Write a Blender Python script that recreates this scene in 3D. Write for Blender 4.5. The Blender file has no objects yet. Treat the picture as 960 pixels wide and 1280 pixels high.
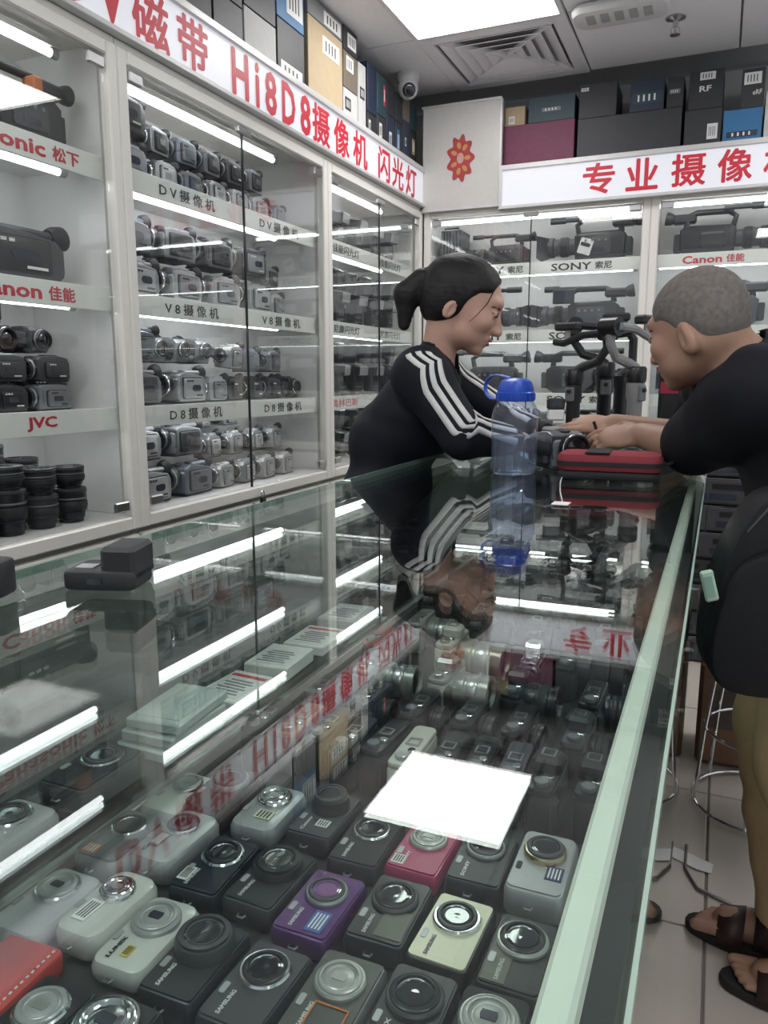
import bpy, math, random
import numpy as np
from mathutils import Matrix, Vector, Euler

SC = bpy.context.scene
COL = SC.collection
PI = math.pi
R = math.radians

# ------------------------------------------------------------------ camera
H_CAM = 1.17
FPX, CX, CY = 962.0, 480.0, 640.0
YAW, PITCH = R(23.3), R(10.0)
FW = Vector((-math.sin(YAW) * math.cos(PITCH), math.cos(YAW) * math.cos(PITCH), -math.sin(PITCH)))
RT = Vector((math.cos(YAW), math.sin(YAW), 0.0))
UP = RT.cross(FW)
cam_d = bpy.data.cameras.new('camera')
cam_d.sensor_fit = 'HORIZONTAL'
cam_d.sensor_width = 36.0
cam_d.lens = 36.0 * FPX / 960.0
cam_d.clip_start = 0.02
cam = bpy.data.objects.new('camera', cam_d)
COL.objects.link(cam)
cam.location = (0, 0, H_CAM)
cam.rotation_euler = FW.to_track_quat('-Z', 'Y').to_euler()
SC.camera = cam

# ------------------------------------------------------------------ world, exposure
wd = bpy.data.worlds.new('world')
SC.world = wd
wd.use_nodes = True
wd.node_tree.nodes['Background'].inputs[0].default_value = (0.9, 0.95, 1.0, 1)
wd.node_tree.nodes['Background'].inputs[1].default_value = 0.42
SC.view_settings.view_transform = 'Standard'
SC.view_settings.look = 'None'
SC.view_settings.gamma = 1.0
SC.view_settings.use_curve_mapping = False
SC.view_settings.exposure = 0.6
SC.cycles.max_bounces = 10
SC.cycles.transparent_max_bounces = 24
SC.cycles.glossy_bounces = 4
SC.cycles.sample_clamp_indirect = 6.0
SC.cycles.caustics_reflective = False
SC.cycles.caustics_refractive = False

PANEL_L = 7.5       # ceiling light panel radiance
TUBE_L = 6.5       # cabinet tube radiance
SIGN_L = 0.34       # backlit sign face
STRIP_L = 3.0       # added light strip hidden under the counter edge


def px_ray(x, y):
    return FW * FPX + RT * (x - CX) - UP * (y - CY)


def at(x, y, axis, val):
    """pixel of the photograph -> point on the plane axis = val"""
    d = px_ray(x, y)
    c = Vector((0, 0, H_CAM))
    t = (val - c[axis]) / d[axis]
    return c + d * t


# ------------------------------------------------------------------ materials
MATS = {}


def mat(name, col, rough=0.5, metal=0.0, var=0.06, scale=40.0, bump=0.0, emit=None, es=0.0, coat=0.0, spec=0.5, alpha=1.0, stretch=None, sub=0.0):
    if name in MATS:
        return MATS[name]
    m = bpy.data.materials.new(name)
    m.use_nodes = True
    nt = m.node_tree
    b = nt.nodes['Principled BSDF']
    b.inputs['Roughness'].default_value = rough
    b.inputs['Metallic'].default_value = metal
    b.inputs['Specular IOR Level'].default_value = spec
    b.inputs['Coat Weight'].default_value = coat
    if sub:
        b.inputs['Subsurface Weight'].default_value = sub
        b.inputs['Subsurface Radius'].default_value = (0.01, 0.004, 0.002)
    if alpha < 1:
        b.inputs['Alpha'].default_value = alpha
    c = tuple(col) + (1.0,)
    tc = nt.nodes.new('ShaderNodeTexCoord')
    no = nt.nodes.new('ShaderNodeTexNoise')
    no.inputs['Scale'].default_value = scale
    no.inputs['Detail'].default_value = 3.0
    if stretch:
        mp = nt.nodes.new('ShaderNodeMapping')
        mp.inputs['Scale'].default_value = stretch
        nt.links.new(tc.outputs['Object'], mp.inputs['Vector'])
        nt.links.new(mp.outputs[0], no.inputs['Vector'])
    else:
        nt.links.new(tc.outputs['Object'], no.inputs['Vector'])
    mx = nt.nodes.new('ShaderNodeMix')
    mx.data_type = 'RGBA'
    mx.inputs['A'].default_value = tuple(max(0.0, v * (1 - var)) for v in col) + (1,)
    mx.inputs['B'].default_value = tuple(min(1.0, v * (1 + var)) for v in col) + (1,)
    nt.links.new(no.outputs['Fac'], mx.inputs['Factor'])
    nt.links.new(mx.outputs['Result'], b.inputs['Base Color'])
    if bump:
        bp = nt.nodes.new('ShaderNodeBump')
        bp.inputs['Strength'].default_value = bump
        bp.inputs['Distance'].default_value = 0.002
        nt.links.new(no.outputs['Fac'], bp.inputs['Height'])
        nt.links.new(bp.outputs[0], b.inputs['Normal'])
    if emit:
        b.inputs['Emission Color'].default_value = tuple(emit) + (1,)
        b.inputs['Emission Strength'].default_value = es
    MATS[name] = m
    return m


def glass(name, tint=(0.97, 0.985, 0.975), ior=1.5, rough=0.0, gloss=1.0, haze=0.0):
    """pane: see-through with a real Fresnel reflection on each face"""
    if name in MATS:
        return MATS[name]
    m = bpy.data.materials.new(name)
    m.use_nodes = True
    nt = m.node_tree
    nt.nodes.clear()
    out = nt.nodes.new('ShaderNodeOutputMaterial')
    tr = nt.nodes.new('ShaderNodeBsdfTransparent')
    tr.inputs[0].default_value = tuple(tint) + (1,)
    gl = nt.nodes.new('ShaderNodeBsdfGlossy')
    gl.inputs['Roughness'].default_value = rough
    gl.inputs['Color'].default_value = (gloss, gloss, gloss, 1)
    fr = nt.nodes.new('ShaderNodeFresnel')
    ge = nt.nodes.new('ShaderNodeNewGeometry')
    mi = nt.nodes.new('ShaderNodeMix')          # same reflectance seen from inside the pane
    mi.inputs['A'].default_value = ior
    mi.inputs['B'].default_value = 1.0 / ior
    nt.links.new(ge.outputs['Backfacing'], mi.inputs['Factor'])
    nt.links.new(mi.outputs['Result'], fr.inputs['IOR'])
    mx = nt.nodes.new('ShaderNodeMixShader')
    nt.links.new(fr.outputs[0], mx.inputs[0])
    if haze > 0:
        df = nt.nodes.new('ShaderNodeBsdfDiffuse')
        df.inputs[0].default_value = tuple(tint) + (1,)
        m2 = nt.nodes.new('ShaderNodeMixShader')
        m2.inputs[0].default_value = haze
        nt.links.new(tr.outputs[0], m2.inputs[1])
        nt.links.new(df.outputs[0], m2.inputs[2])
        nt.links.new(m2.outputs[0], mx.inputs[1])
    else:
        nt.links.new(tr.outputs[0], mx.inputs[1])
    nt.links.new(gl.outputs[0], mx.inputs[2])
    nt.links.new(mx.outputs[0], out.inputs[0])
    MATS[name] = m
    return m


WHITE = mat('cabinet_white', (0.80, 0.775, 0.73), 0.35, var=0.03)
INNER = mat('cabinet_lining', (0.74, 0.74, 0.73), 0.45, var=0.03)
STRIPM = mat('shelf_strip', (0.86, 0.875, 0.83), 0.35, var=0.03)
BLACK = mat('black_plastic', (0.013, 0.014, 0.017), 0.32, var=0.25)
BLACK2 = mat('black_matte', (0.022, 0.023, 0.027), 0.55, var=0.25)
DGREY = mat('dark_grey_plastic', (0.05, 0.052, 0.058), 0.42, var=0.2)
MGREY = mat('mid_grey_plastic', (0.17, 0.175, 0.19), 0.38, var=0.12)
BGREY = mat('blue_grey_plastic', (0.17, 0.20, 0.25), 0.33, metal=0.3, var=0.12)
SILVER = mat('silver_plastic', (0.30, 0.31, 0.33), 0.32, metal=0.5, var=0.08)
PSILV = mat('pale_silver_plastic', (0.42, 0.42, 0.43), 0.33, metal=0.3, var=0.05)
CHROME = mat('chrome', (0.8, 0.8, 0.82), 0.12, metal=1.0, var=0.04)
STEEL = mat('brushed_steel', (0.55, 0.55, 0.56), 0.28, metal=1.0, var=0.08, stretch=(1, 1, 30))
ALU = mat('aluminium_profile', (0.62, 0.63, 0.62), 0.35, metal=0.7, var=0.05)
LENSG = mat('lens_glass', (0.012, 0.014, 0.02), 0.04, coat=1.0, var=0.2)
PAPER = mat('white_paper', (0.78, 0.78, 0.76), 0.6, var=0.03)
RUBBER = mat('rubber_ring', (0.018, 0.018, 0.02), 0.6, var=0.2, bump=0.3, scale=400)
RED = mat('sign_red', (0.62, 0.035, 0.06), 0.45, var=0.05)
LBLACK = mat('print_black', (0.03, 0.03, 0.035), 0.5, var=0.1)
LWHITE = mat('print_white', (0.75, 0.75, 0.75), 0.45, var=0.05)
GLASS_DOOR = glass('door_glass', (0.985, 0.992, 0.988))
GLASS_TOP = glass('counter_glass', (0.905, 0.955, 0.935))
GLASS_BACK = glass('dimmed_back_glass', (.42, .47, .45))  # dark tint put in to dim the bright aisle showing through
GLASS_SIDE = glass('counter_side_glass', (0.86, 0.93, 0.90))


# ------------------------------------------------------------------ mesh builder
class MB:
    def __init__(s):
        s.v, s.f, s.mi, s.T, s.cur = [], [], [], Matrix.Identity(4), 0

    def add(s, vs, fs, mi=None):
        n = len(s.v)
        s.v += [tuple(s.T @ Vector(p)) for p in vs]
        s.f += [tuple(i + n for i in f) for f in fs]
        s.mi += [s.cur if mi is None else mi] * len(fs)
        return s

    def t(s, loc=(0, 0, 0), rot=(0, 0, 0), sc=(1, 1, 1)):
        s.T = Matrix.LocRotScale(Vector(loc), Euler(rot), Vector(sc))
        return s

    def m(s, i):
        s.cur = i
        return s

    def box(s, c, d, b=0.0):
        hx, hy, hz = d[0] / 2, d[1] / 2, d[2] / 2
        if b <= 0:
            vs = [(c[0] + x * hx, c[1] + y * hy, c[2] + z * hz) for x in (-1, 1) for y in (-1, 1) for z in (-1, 1)]
            return s.add(vs, [(0, 1, 3, 2), (4, 6, 7, 5), (0, 4, 5, 1), (2, 3, 7, 6), (0, 2, 6, 4), (1, 5, 7, 3)])
        b = min(b, hx * 0.98, hy * 0.98, hz * 0.98)
        vs, idx = [], {}
        for x in (-1, 1):
            for y in (-1, 1):
                for z in (-1, 1):
                    for k in range(3):
                        p = [hx - b, hy - b, hz - b]
                        p[k] += b
                        idx[x, y, z, k] = len(vs)
                        vs.append((c[0] + x * p[0], c[1] + y * p[1], c[2] + z * p[2]))
        fs = []
        for x in (-1, 1):
            q = [idx[x, -1, -1, 0], idx[x, 1, -1, 0], idx[x, 1, 1, 0], idx[x, -1, 1, 0]]
            fs.append(q if x > 0 else q[::-1])
            q = [idx[-1, x, -1, 1], idx[1, x, -1, 1], idx[1, x, 1, 1], idx[-1, x, 1, 1]]
            fs.append(q[::-1] if x > 0 else q)
            q = [idx[-1, -1, x, 2], idx[1, -1, x, 2], idx[1, 1, x, 2], idx[-1, 1, x, 2]]
            fs.append(q if x > 0 else q[::-1])
        for a in (-1, 1):
            for d_ in (-1, 1):
                for k in range(3):
                    k1, k2 = (k + 1) % 3, (k + 2) % 3

                    def g(sk, kk):
                        t = [0, 0, 0]
                        t[k], t[k1], t[k2] = sk, a, d_
                        return idx[t[0], t[1], t[2], kk]
                    q = [g(-1, k1), g(1, k1), g(1, k2), g(-1, k2)]
                    fs.append(q if a * d_ > 0 else q[::-1])
        for x in (-1, 1):
            for y in (-1, 1):
                for z in (-1, 1):
                    q = [idx[x, y, z, 0], idx[x, y, z, 1], idx[x, y, z, 2]]
                    fs.append(q if x * y * z > 0 else q[::-1])
        return s.add(vs, fs)

    def lathe(s, prof, o=(0, 0, 0), ax=(0, 0, 1), n=20, cap=True):
        a = Vector(ax).normalized()
        u = a.orthogonal().normalized()
        w = a.cross(u)
        o = Vector(o)
        vs, fs = [], []
        for r, h in prof:
            for i in range(n):
                t = 2 * PI * i / n
                vs.append(tuple(o + a * h + (u * math.cos(t) + w * math.sin(t)) * max(r, 1e-5)))
        for k in range(len(prof) - 1):
            for i in range(n):
                j = (i + 1) % n
                fs.append((k * n + i, k * n + j, (k + 1) * n + j, (k + 1) * n + i))
        if cap:
            fs.append(tuple(range(n))[::-1])
            fs.append(tuple(range((len(prof) - 1) * n, len(prof) * n)))
        return s.add(vs, fs)

    def cyl(s, p0, p1, r0, r1=None, n=14):
        d = Vector(p1) - Vector(p0)
        return s.lathe([(r0, 0), (r0 if r1 is None else r1, d.length)], p0, d, n)

    def tube(s, pts, r, n=8, closed=False):
        P = [Vector(p) for p in pts]
        N = len(P)
        rr = r if isinstance(r, (list, tuple)) else [r] * N
        vs, fs = [], []
        prev = None
        for i in range(N):
            if closed:
                d = P[(i + 1) % N] - P[i - 1]
            else:
                d = P[min(i + 1, N - 1)] - P[max(i - 1, 0)]
            d.normalize()
            if prev is None:
                u = d.orthogonal().normalized()
            else:
                u = (prev - d * prev.dot(d))
                u = u.normalized() if u.length > 1e-6 else d.orthogonal().normalized()
            prev = u
            w = d.cross(u)
            for k in range(n):
                t = 2 * PI * k / n
                vs.append(tuple(P[i] + (u * math.cos(t) + w * math.sin(t)) * rr[i]))
        M = N if closed else N - 1
        for i in range(M):
            a, b = i * n, ((i + 1) % N) * n
            for k in range(n):
                j = (k + 1) % n
                fs.append((a + k, a + j, b + j, b + k))
        if not closed:
            fs.append(tuple(range(n))[::-1])
            fs.append(tuple(range((N - 1) * n, N * n)))
        return s.add(vs, fs)

    def prism(s, out, z0, z1, ch=0.0):
        """outline (x, y) counter-clockwise, extruded along z, optional chamfer"""
        n = len(out)
        cx = sum(p[0] for p in out) / n
        cy = sum(p[1] for p in out) / n
        ex = max(abs(p[0] - cx) for p in out)
        ey = max(abs(p[1] - cy) for p in out)

        def ring(k, z):
            return [(cx + (p[0] - cx) * (1 - k / ex), cy + (p[1] - cy) * (1 - k / ey), z) for p in out]
        rs = [ring(0, z0), ring(0, z1)] if ch <= 0 else [ring(ch, z0), ring(ch * .3, z0 + ch * .3), ring(0, z0 + ch), ring(0, z1 - ch), ring(ch * .3, z1 - ch * .3), ring(ch, z1)]
        vs = [p for r_ in rs for p in r_]
        fs = []
        for k in range(len(rs) - 1):
            for i in range(n):
                j = (i + 1) % n
                fs.append((k * n + i, k * n + j, (k + 1) * n + j, (k + 1) * n + i))
        fs.append(tuple(range(n))[::-1])
        fs.append(tuple(range((len(rs) - 1) * n, len(rs) * n)))
        return s.add(vs, fs)

    def ball(s, c, r, n=12, k=8):
        rx, ry, rz = (r, r, r) if not isinstance(r, (tuple, list)) else r
        vs = [(c[0], c[1], c[2] - rz)]
        for i in range(1, k):
            p = PI * i / k - PI / 2
            for j in range(n):
                t = 2 * PI * j / n
                vs.append((c[0] + rx * math.cos(p) * math.cos(t), c[1] + ry * math.cos(p) * math.sin(t), c[2] + rz * math.sin(p)))
        vs.append((c[0], c[1], c[2] + rz))
        fs = []
        for j in range(n):
            fs.append((0, 1 + (j + 1) % n, 1 + j))
            e = 1 + (k - 2) * n
            fs.append((e + j, e + (j + 1) % n, len(vs) - 1))
        for i in range(k - 2):
            for j in range(n):
                a, b = 1 + i * n, 1 + (i + 1) * n
                fs.append((a + j, a + (j + 1) % n, b + (j + 1) % n, b + j))
        return s.add(vs, fs)

    def mesh(s, name, mats, ang=0.6):
        me = bpy.data.meshes.new(name)
        me.from_pydata(s.v, [], s.f)
        for m_ in (mats if isinstance(mats, (list, tuple)) else [mats]):
            me.materials.append(m_)
        me.polygons.foreach_set('material_index', s.mi)
        me.shade_smooth()
        me.set_sharp_from_angle(angle=ang)
        me.update()
        return me

    def build(s, name, mats, parent=None, loc=None, rot=None, ang=0.6):
        return link(name, s.mesh(name, mats, ang), parent, loc, rot)


def rrect(w, h, r, n=4, cx=0.0, cy=0.0):
    o = []
    r = min(r, w / 2 * .999, h / 2 * .999)
    for (sx, sy, a0) in ((1, 1, 0), (-1, 1, 90), (-1, -1, 180), (1, -1, 270)):
        for i in range(n + 1):
            a = R(a0 + 90 * i / n)
            o.append((cx + sx * (w / 2 - r) + r * math.cos(a), cy + sy * (h / 2 - r) + r * math.sin(a)))
    return o


def link(name, data, parent=None, loc=None, rot=None):
    o = bpy.data.objects.new(name, data)
    COL.objects.link(o)
    if parent is not None:
        o.parent = parent
    if loc is not None:
        o.location = loc
    if rot is not None:
        o.rotation_euler = rot
    return o


def tag(o, label=None, cat=None, group=None, kind=None):
    if label:
        o['label'] = label
    if cat:
        o['category'] = cat
    if group:
        o['group'] = group
    if kind:
        o['kind'] = kind
    return o


def thing(name, label, cat, loc=(0, 0, 0), rot=(0, 0, 0), group=None):
    o = link(name, None, None, loc, rot)
    o.empty_display_size = 0.03
    return tag(o, label, cat, group)


def dup(src, parent=None):
    c = src.copy()
    COL.objects.link(c)
    c.parent = parent
    for ch in src.children:
        dup(ch, c)
    return c


def place(protos, key, make, loc, rot, label, group):
    """first use builds the kind, later ones copy it with its parts"""
    if key in protos:
        o = dup(protos[key])
    else:
        o = make()
        protos[key] = o
    o.location = loc
    o.rotation_euler = rot
    o['label'] = label
    if group:
        o['group'] = group
    return o


_TXT = {}


def text_mesh(body, bold=0.0):
    k = (body, bold)
    if k not in _TXT:
        c = bpy.data.curves.new('lettering', 'FONT')
        c.body = body
        c.resolution_u = 2
        c.align_x = 'LEFT'
        o = bpy.data.objects.new('lettering', c)
        COL.objects.link(o)
        dg = bpy.context.evaluated_depsgraph_get()
        me = bpy.data.meshes.new_from_object(o.evaluated_get(dg))
        bpy.data.objects.remove(o)
        n = len(me.vertices)
        co = np.empty(n * 3)
        me.vertices.foreach_get('co', co)
        co = co.reshape(-1, 3)
        mn, mx = co.min(0), co.max(0)
        if bold:                                   # heavier strokes: the outline laid down five times, slightly shifted
            fs = [tuple(p.vertices) for p in me.polygons]
            sh = [(0, 0), (bold, 0), (-bold, 0), (0, bold), (0, -bold), (bold * .7, bold * .7), (-bold * .7, bold * .7), (bold * .7, -bold * .7), (-bold * .7, -bold * .7)]
            co = np.concatenate([co + np.array([a, b, -1e-4 * k]) for k, (a, b) in enumerate(sh)])
            me = bpy.data.meshes.new('lettering')
            me.from_pydata(co.tolist(), [], [tuple(i + k * n for i in f) for k in range(len(sh)) for f in fs])
            mn, mx = co.min(0), co.max(0)
        co[:, 0] = (co[:, 0] - mn[0]) / (mx[0] - mn[0])
        co[:, 1] = (co[:, 1] - mn[1]) / (mx[1] - mn[1])
        me.vertices.foreach_set('co', co.ravel())
        _TXT[k] = me
    return _TXT[k]


def text(body, x0, x1, z0, z1, y, m, parent, bold=0.0, name='lettering'):
    """flat print on a front facing -y of the parent, filling the given rectangle"""
    me = text_mesh(body, bold).copy()
    me.materials.clear()
    me.materials.append(m)
    o = link(name, me, parent, (x0, y, z0), (PI / 2, 0, 0))
    o.scale = (x1 - x0, z1 - z0, 1)
    return o


def text_flat(body, x0, y0, w, h, z, rz, m, parent, bold=0.0, name='lettering'):
    """flat print lying on a surface facing up"""
    me = text_mesh(body, bold).copy()
    me.materials.clear()
    me.materials.append(m)
    o = link(name, me, parent, (x0, y0, z), (0, 0, rz))
    o.scale = (w, h, 1)
    return o
# ------------------------------------------------------------------ the room
XW, XR, YB, YF, ZC = -1.70, 2.4, 4.0, -1.6, 2.5     # left wall, right wall, back wall, front wall, ceiling
WALLM = mat('wall_paint', (0.55, 0.55, 0.54), 0.6, var=0.04)
FLOORM = mat('floor_tile_glaze', (0.56, 0.51, 0.45), 0.25, var=0.10, scale=6)
GROUT = mat('floor_grout', (0.22, 0.20, 0.18), 0.8)
CEILM = mat('ceiling_board', (0.84, 0.84, 0.87), 0.55, var=0.04)
CEILG = mat('ceiling_grid', (0.45, 0.45, 0.46), 0.4, metal=0.4)


def slab(name, c, d, m):
    o = MB().box(c, d).build(name, m)
    tag(o, kind='structure')
    return o


fl = slab('floor', ((XW + XR) / 2, (YB + YF) / 2, -0.03), (XR - XW + .4, YB - YF + .4, 0.052), GROUT)
tag(fl, 'beige glazed tile floor with thin dark joints', 'floor')
wl = slab('wall_left', (XW - .05, (YB + YF) / 2, ZC / 2), (.1, YB - YF + .4, ZC), WALLM)
tag(wl, 'grey wall behind the long camcorder cabinets', 'wall')
wb = slab('wall_back', ((XW + XR) / 2, YB + .05, ZC / 2), (XR - XW, .1, ZC), WALLM)
tag(wb, 'grey wall behind the corner cabinets and boxes', 'wall')
ce = slab('ceiling', ((XW + XR) / 2, (YB + YF) / 2, ZC + .04), (XR - XW + .4, YB - YF + .4, 0.05), CEILG)
tag(ce, 'suspended ceiling of grey square boards', 'ceiling')

tile = MB().box((0, 0, 0), (.594, .594, .012), .002).mesh('floor_tile', FLOORM)
x = XW - .05
while x < XR:
    y = 1.62 - .6 * 6
    while y < YB:
        if y > YF - .5:
            link('floor_tile', tile, fl, (x + .3, y + .3, -.006))
        y += .6
    x += .6

LIGHTS = [(-.92, 2.85), (-.92, .45), (.5, 2.77), (.5, .65), (.5, -.9)]  # aisle, near-end and front panels are added out of view to brighten the room
VENT = (-.92, 3.45)
board = MB().box((0, 0, 0), (.592, .592, .012), .002).mesh('ceiling_tile', CEILM)
gx = [-.92 + .6 * k for k in range(-1, 6)]
gy = [2.85 + .6 * k for k in range(-7, 2)]
for x in gx:
    for y in gy:
        if any(abs(x - a) < .1 and abs(y - b) < .1 for a, b in LIGHTS + [VENT]):
            continue
        link('ceiling_tile', board, ce, (x, y, ZC + .006))

PANELM = mat('light_diffuser', (0.9, 0.9, 0.9), 0.5, emit=(1.0, 0.985, 0.97), es=PANEL_L)
lab = ['bright square ceiling light panel beside the ceiling vent', 'added unseen ceiling light panel over the aisle behind the counter', 'square ceiling light panel above the older man', 'added unseen ceiling light panel over the near end of the customer side', 'added unseen ceiling light panel towards the front of the room']
for i, (x, y) in enumerate(LIGHTS):
    t = thing('ceiling_light', lab[i], 'light', (x, y, ZC - (.012 if i > 1 else 0)), group='square ceiling light panels')
    f = MB()
    for s in (-1, 1):
        f.box((s * .289, 0, .003), (.018, .596, .022)).box((0, s * .289, .003), (.56, .018, .022))
    f.build('frame', mat('white_frame', (.7, .7, .7), .4), t)
    MB().box((0, 0, .006), (.56, .56, .008)).build('diffuser', PANELM, t)

# air vent: four-way diffuser with stepped frames
t = thing('ceiling_vent', 'white four-way air vent with stepped slats in the ceiling', 'vent', (VENT[0], VENT[1], ZC))
VM = mat('vent_white', (.8, .8, .83), .45)
VD = mat('vent_dark', (.03, .03, .035), .8)
f = MB()
for s in (-1, 1):
    f.box((s * .27, 0, 0), (.055, .596, .012)).box((0, s * .27, 0), (.49, .055, .012))
f.build('frame', VM, t)
MB().box((0, 0, .05), (.5, .5, .01)).build('duct', VD, t)
for k in range(4):
    o_ = .225 - k * .05
    for q in range(4):
        b = MB()
        b.T = Matrix.Rotation(q * PI / 2, 4, 'Z')
        i_ = o_ - .040
        z0, z1 = -.004, .014
        vs = [(o_, -o_, z0), (o_, o_, z0), (i_, i_, z1), (i_, -i_, z1)]
        vs += [(p[0] + .004, p[1] * 1.01, p[2] + .002) for p in vs]
        b.add(vs, [(0, 3, 2, 1), (4, 5, 6, 7), (0, 1, 5, 4), (2, 3, 7, 6), (1, 2, 6, 5), (3, 0, 4, 7)])
        b.build('slat', VM, t)
for q in range(4):
    b = MB()
    b.T = Matrix.Rotation(q * PI / 2 + PI / 4, 4, 'Z')
    b.box((.165, 0, .012), (.33, .006, .03))
    b.build('corner_rib', VM, t)

# dome security camera
p = at(510, 92, 2, ZC)
t = thing('security_camera', 'white dome security camera with a black eye hanging under the ceiling', 'camera', (p.x, p.y, ZC))
WP = mat('white_plastic', (.62, .62, .62), .35)
MB().lathe([(.05, 0), (.052, -.008), (.05, -.03), (.042, -.042)], n=24).build('base', WP, t)
e = MB().ball((0, 0, -.062), .046, 20, 14).build('eyeball', WP, t)
d = Vector((.45, -.8, -.42)).normalized()
MB().lathe([(.029, .036), (.029, .044), (.025, .0475), (.012, .0505), (0, .051)], (0, 0, -.062), d, 18).build('lens', LENSG, e)

# sprinkler head
p = at(845, 22, 2, ZC)
t = thing('sprinkler', 'small chrome sprinkler head hanging from the ceiling board', 'sprinkler', (p.x, p.y, ZC))
MB().lathe([(.036, 0), (.036, -.004), (.016, -.01), (.012, -.012)], n=20).build('cover_plate', STEEL, t)
b = MB().lathe([(.01, -.01), (.01, -.03), (.005, -.034), (.005, -.052)], n=12)
b.tube([(.004, 0, -.028), (.016, 0, -.04), (.012, 0, -.054), (0, 0, -.06)], .002, 6).tube([(-.004, 0, -.028), (-.016, 0, -.04), (-.012, 0, -.054), (0, 0, -.06)], .002, 6)
b.build('body', STEEL, t)
MB().lathe([(.018, -.058), (.019, -.061), (.004, -.062)], n=16).build('deflector', STEEL, t)

# ceiling projector-like white housing at the top edge of the picture
p = at(775, 2, 2, ZC)
t = thing('ceiling_unit', 'rounded white plastic housing fixed under the ceiling beside the light panel', 'fixture', (p.x, p.y + .02, ZC))
MB().prism(rrect(.34, .16, .05, 5), -.045, 0, .02).build('housing', WP, t)
b = MB()
for k in range(5):
    b.box((-.1 + k * .05, -.02, -.046), (.03, .07, .004))
b.build('grille', mat('grille_grey', (.35, .35, .36), .4), t)

# ------------------------------------------------------------------ cabinets
TUBEM = mat('light_tube_glow', (.9, .9, .9), .5, emit=(0.96, 0.985, 1.0), es=TUBE_L)
SHELF_Z = (1.695, 1.385, 1.09)
DECK_Z = 0.812
DOORTOP = 1.915


def cabinet(label, loc, rz, w, texts, tube=(.05, .90), depth=.32):
    """local x along the front, y into the wall, z up"""
    t = thing('display_cabinet', label, 'cabinet', loc, (0, 0, rz), 'glass-fronted wall cabinets')
    D = depth
    MB().box((w / 2, D - .006, (DECK_Z + 1.95) / 2), (w - .02, .012, 1.95 - DECK_Z)).build('back_panel', INNER, t)
    for s in (0, 1):
        MB().box((.01 + s * (w - .02), D / 2 + .02, (DECK_Z + 1.95) / 2), (.018, D - .05, 1.95 - DECK_Z)).build('side_panel', INNER, t)
        MB().box((.0175 + s * (w - .035), .012, (.775 + 1.95) / 2), (.034, .03, 1.95 - .775), .004).build('stile', WHITE, t)
    MB().box((w / 2, .012, .7925), (w - .07, .03, .035), .004).build('bottom_rail', WHITE, t)
    MB().box((w / 2, .012, 1.933), (w - .07, .03, .034), .004).build('top_rail', WHITE, t)
    MB().box((w / 2, D / 2, DECK_Z - .01), (w - .02, D - .03, .018)).build('deck', INNER, t)
    MB().box((w / 2, D / 2, 1.958), (w - .004, D - .01, .016)).build('top_panel', WHITE, t)
    # closed cupboard below
    MB().box((w / 2, D / 2 + .02, .4), (w - .004, D - .04, .73)).build('cupboard', WHITE, t)
    for s in (0, 1):
        d_ = MB().box((w * (.25 + .5 * s), .012, .42), (w / 2 - .012, .018, .68), .003).build('cupboard_door', WHITE, t)
        MB().box((w * (.46 + .08 * s), -.006, .62), (.012, .02, .1), .003).build('handle', STEEL, d_)
    for k, z in enumerate(SHELF_Z):
        sh = MB().box((w / 2, D / 2 + .03, z - .011), (w - .04, D - .09, .018)).build('shelf', INNER, t)
        MB().box((w / 2, .045, z - .027), (w - .04, .008, .056), .001).build('edge_strip', STRIPM, sh)
        for (body, x0, x1, m_, bold) in texts[k]:
            text(body, x0, x1, z - .044, z - .011, .0398, m_, sh, bold)
    for z in (DOORTOP + .02,) + tuple(z - .02 for z in SHELF_Z):
        y = .10
        lt = MB().cyl((tube[0], y, z - .026), (w * tube[1], y, z - .026), .0085, n=10).build('light_tube', TUBEM, t)
        f = MB().box(((tube[0] + w * tube[1]) / 2, y, z - .008), (w * tube[1] - tube[0] + .05, .02, .012))
        f.cyl((tube[0] - .02, y, z - .026), (tube[0], y, z - .026), .011).cyl((w * tube[1], y, z - .026), (w * tube[1] + .02, y, z - .026), .011)
        f.build('tube_holder', PSILV, lt)
    for s in (0, 1):
        x0, x1 = (.037, w / 2 - .002) if s == 0 else (w / 2 + .002, w - .037)
        d_ = MB().box(((x0 + x1) / 2, .012, (.812 + DOORTOP) / 2), (x1 - x0, .005, DOORTOP - .812)).build('glass_door', GLASS_DOOR, t)
        for zz in (DOORTOP - .02, .84):
            xx = x0 + .03 if s == 0 else x1 - .03
            MB().box((xx, .004, zz), (.05, .012, .026), .003).build('hinge', STEEL, d_)
    MB().box((w / 2, .010, (.812 + DOORTOP) / 2), (.0045, .007, DOORTOP - .812)).build('door_seal', BLACK, t)
    MB().box((w / 2, .004, DOORTOP - .012), (.07, .014, .02), .003).build('door_catch', STEEL, t)
    return t


def dupl(body, a, b, c, d, m=None, bold=.012):
    return [(body, a, b, m or LBLACK, bold), (body, c, d, m or LBLACK, bold)]


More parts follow.
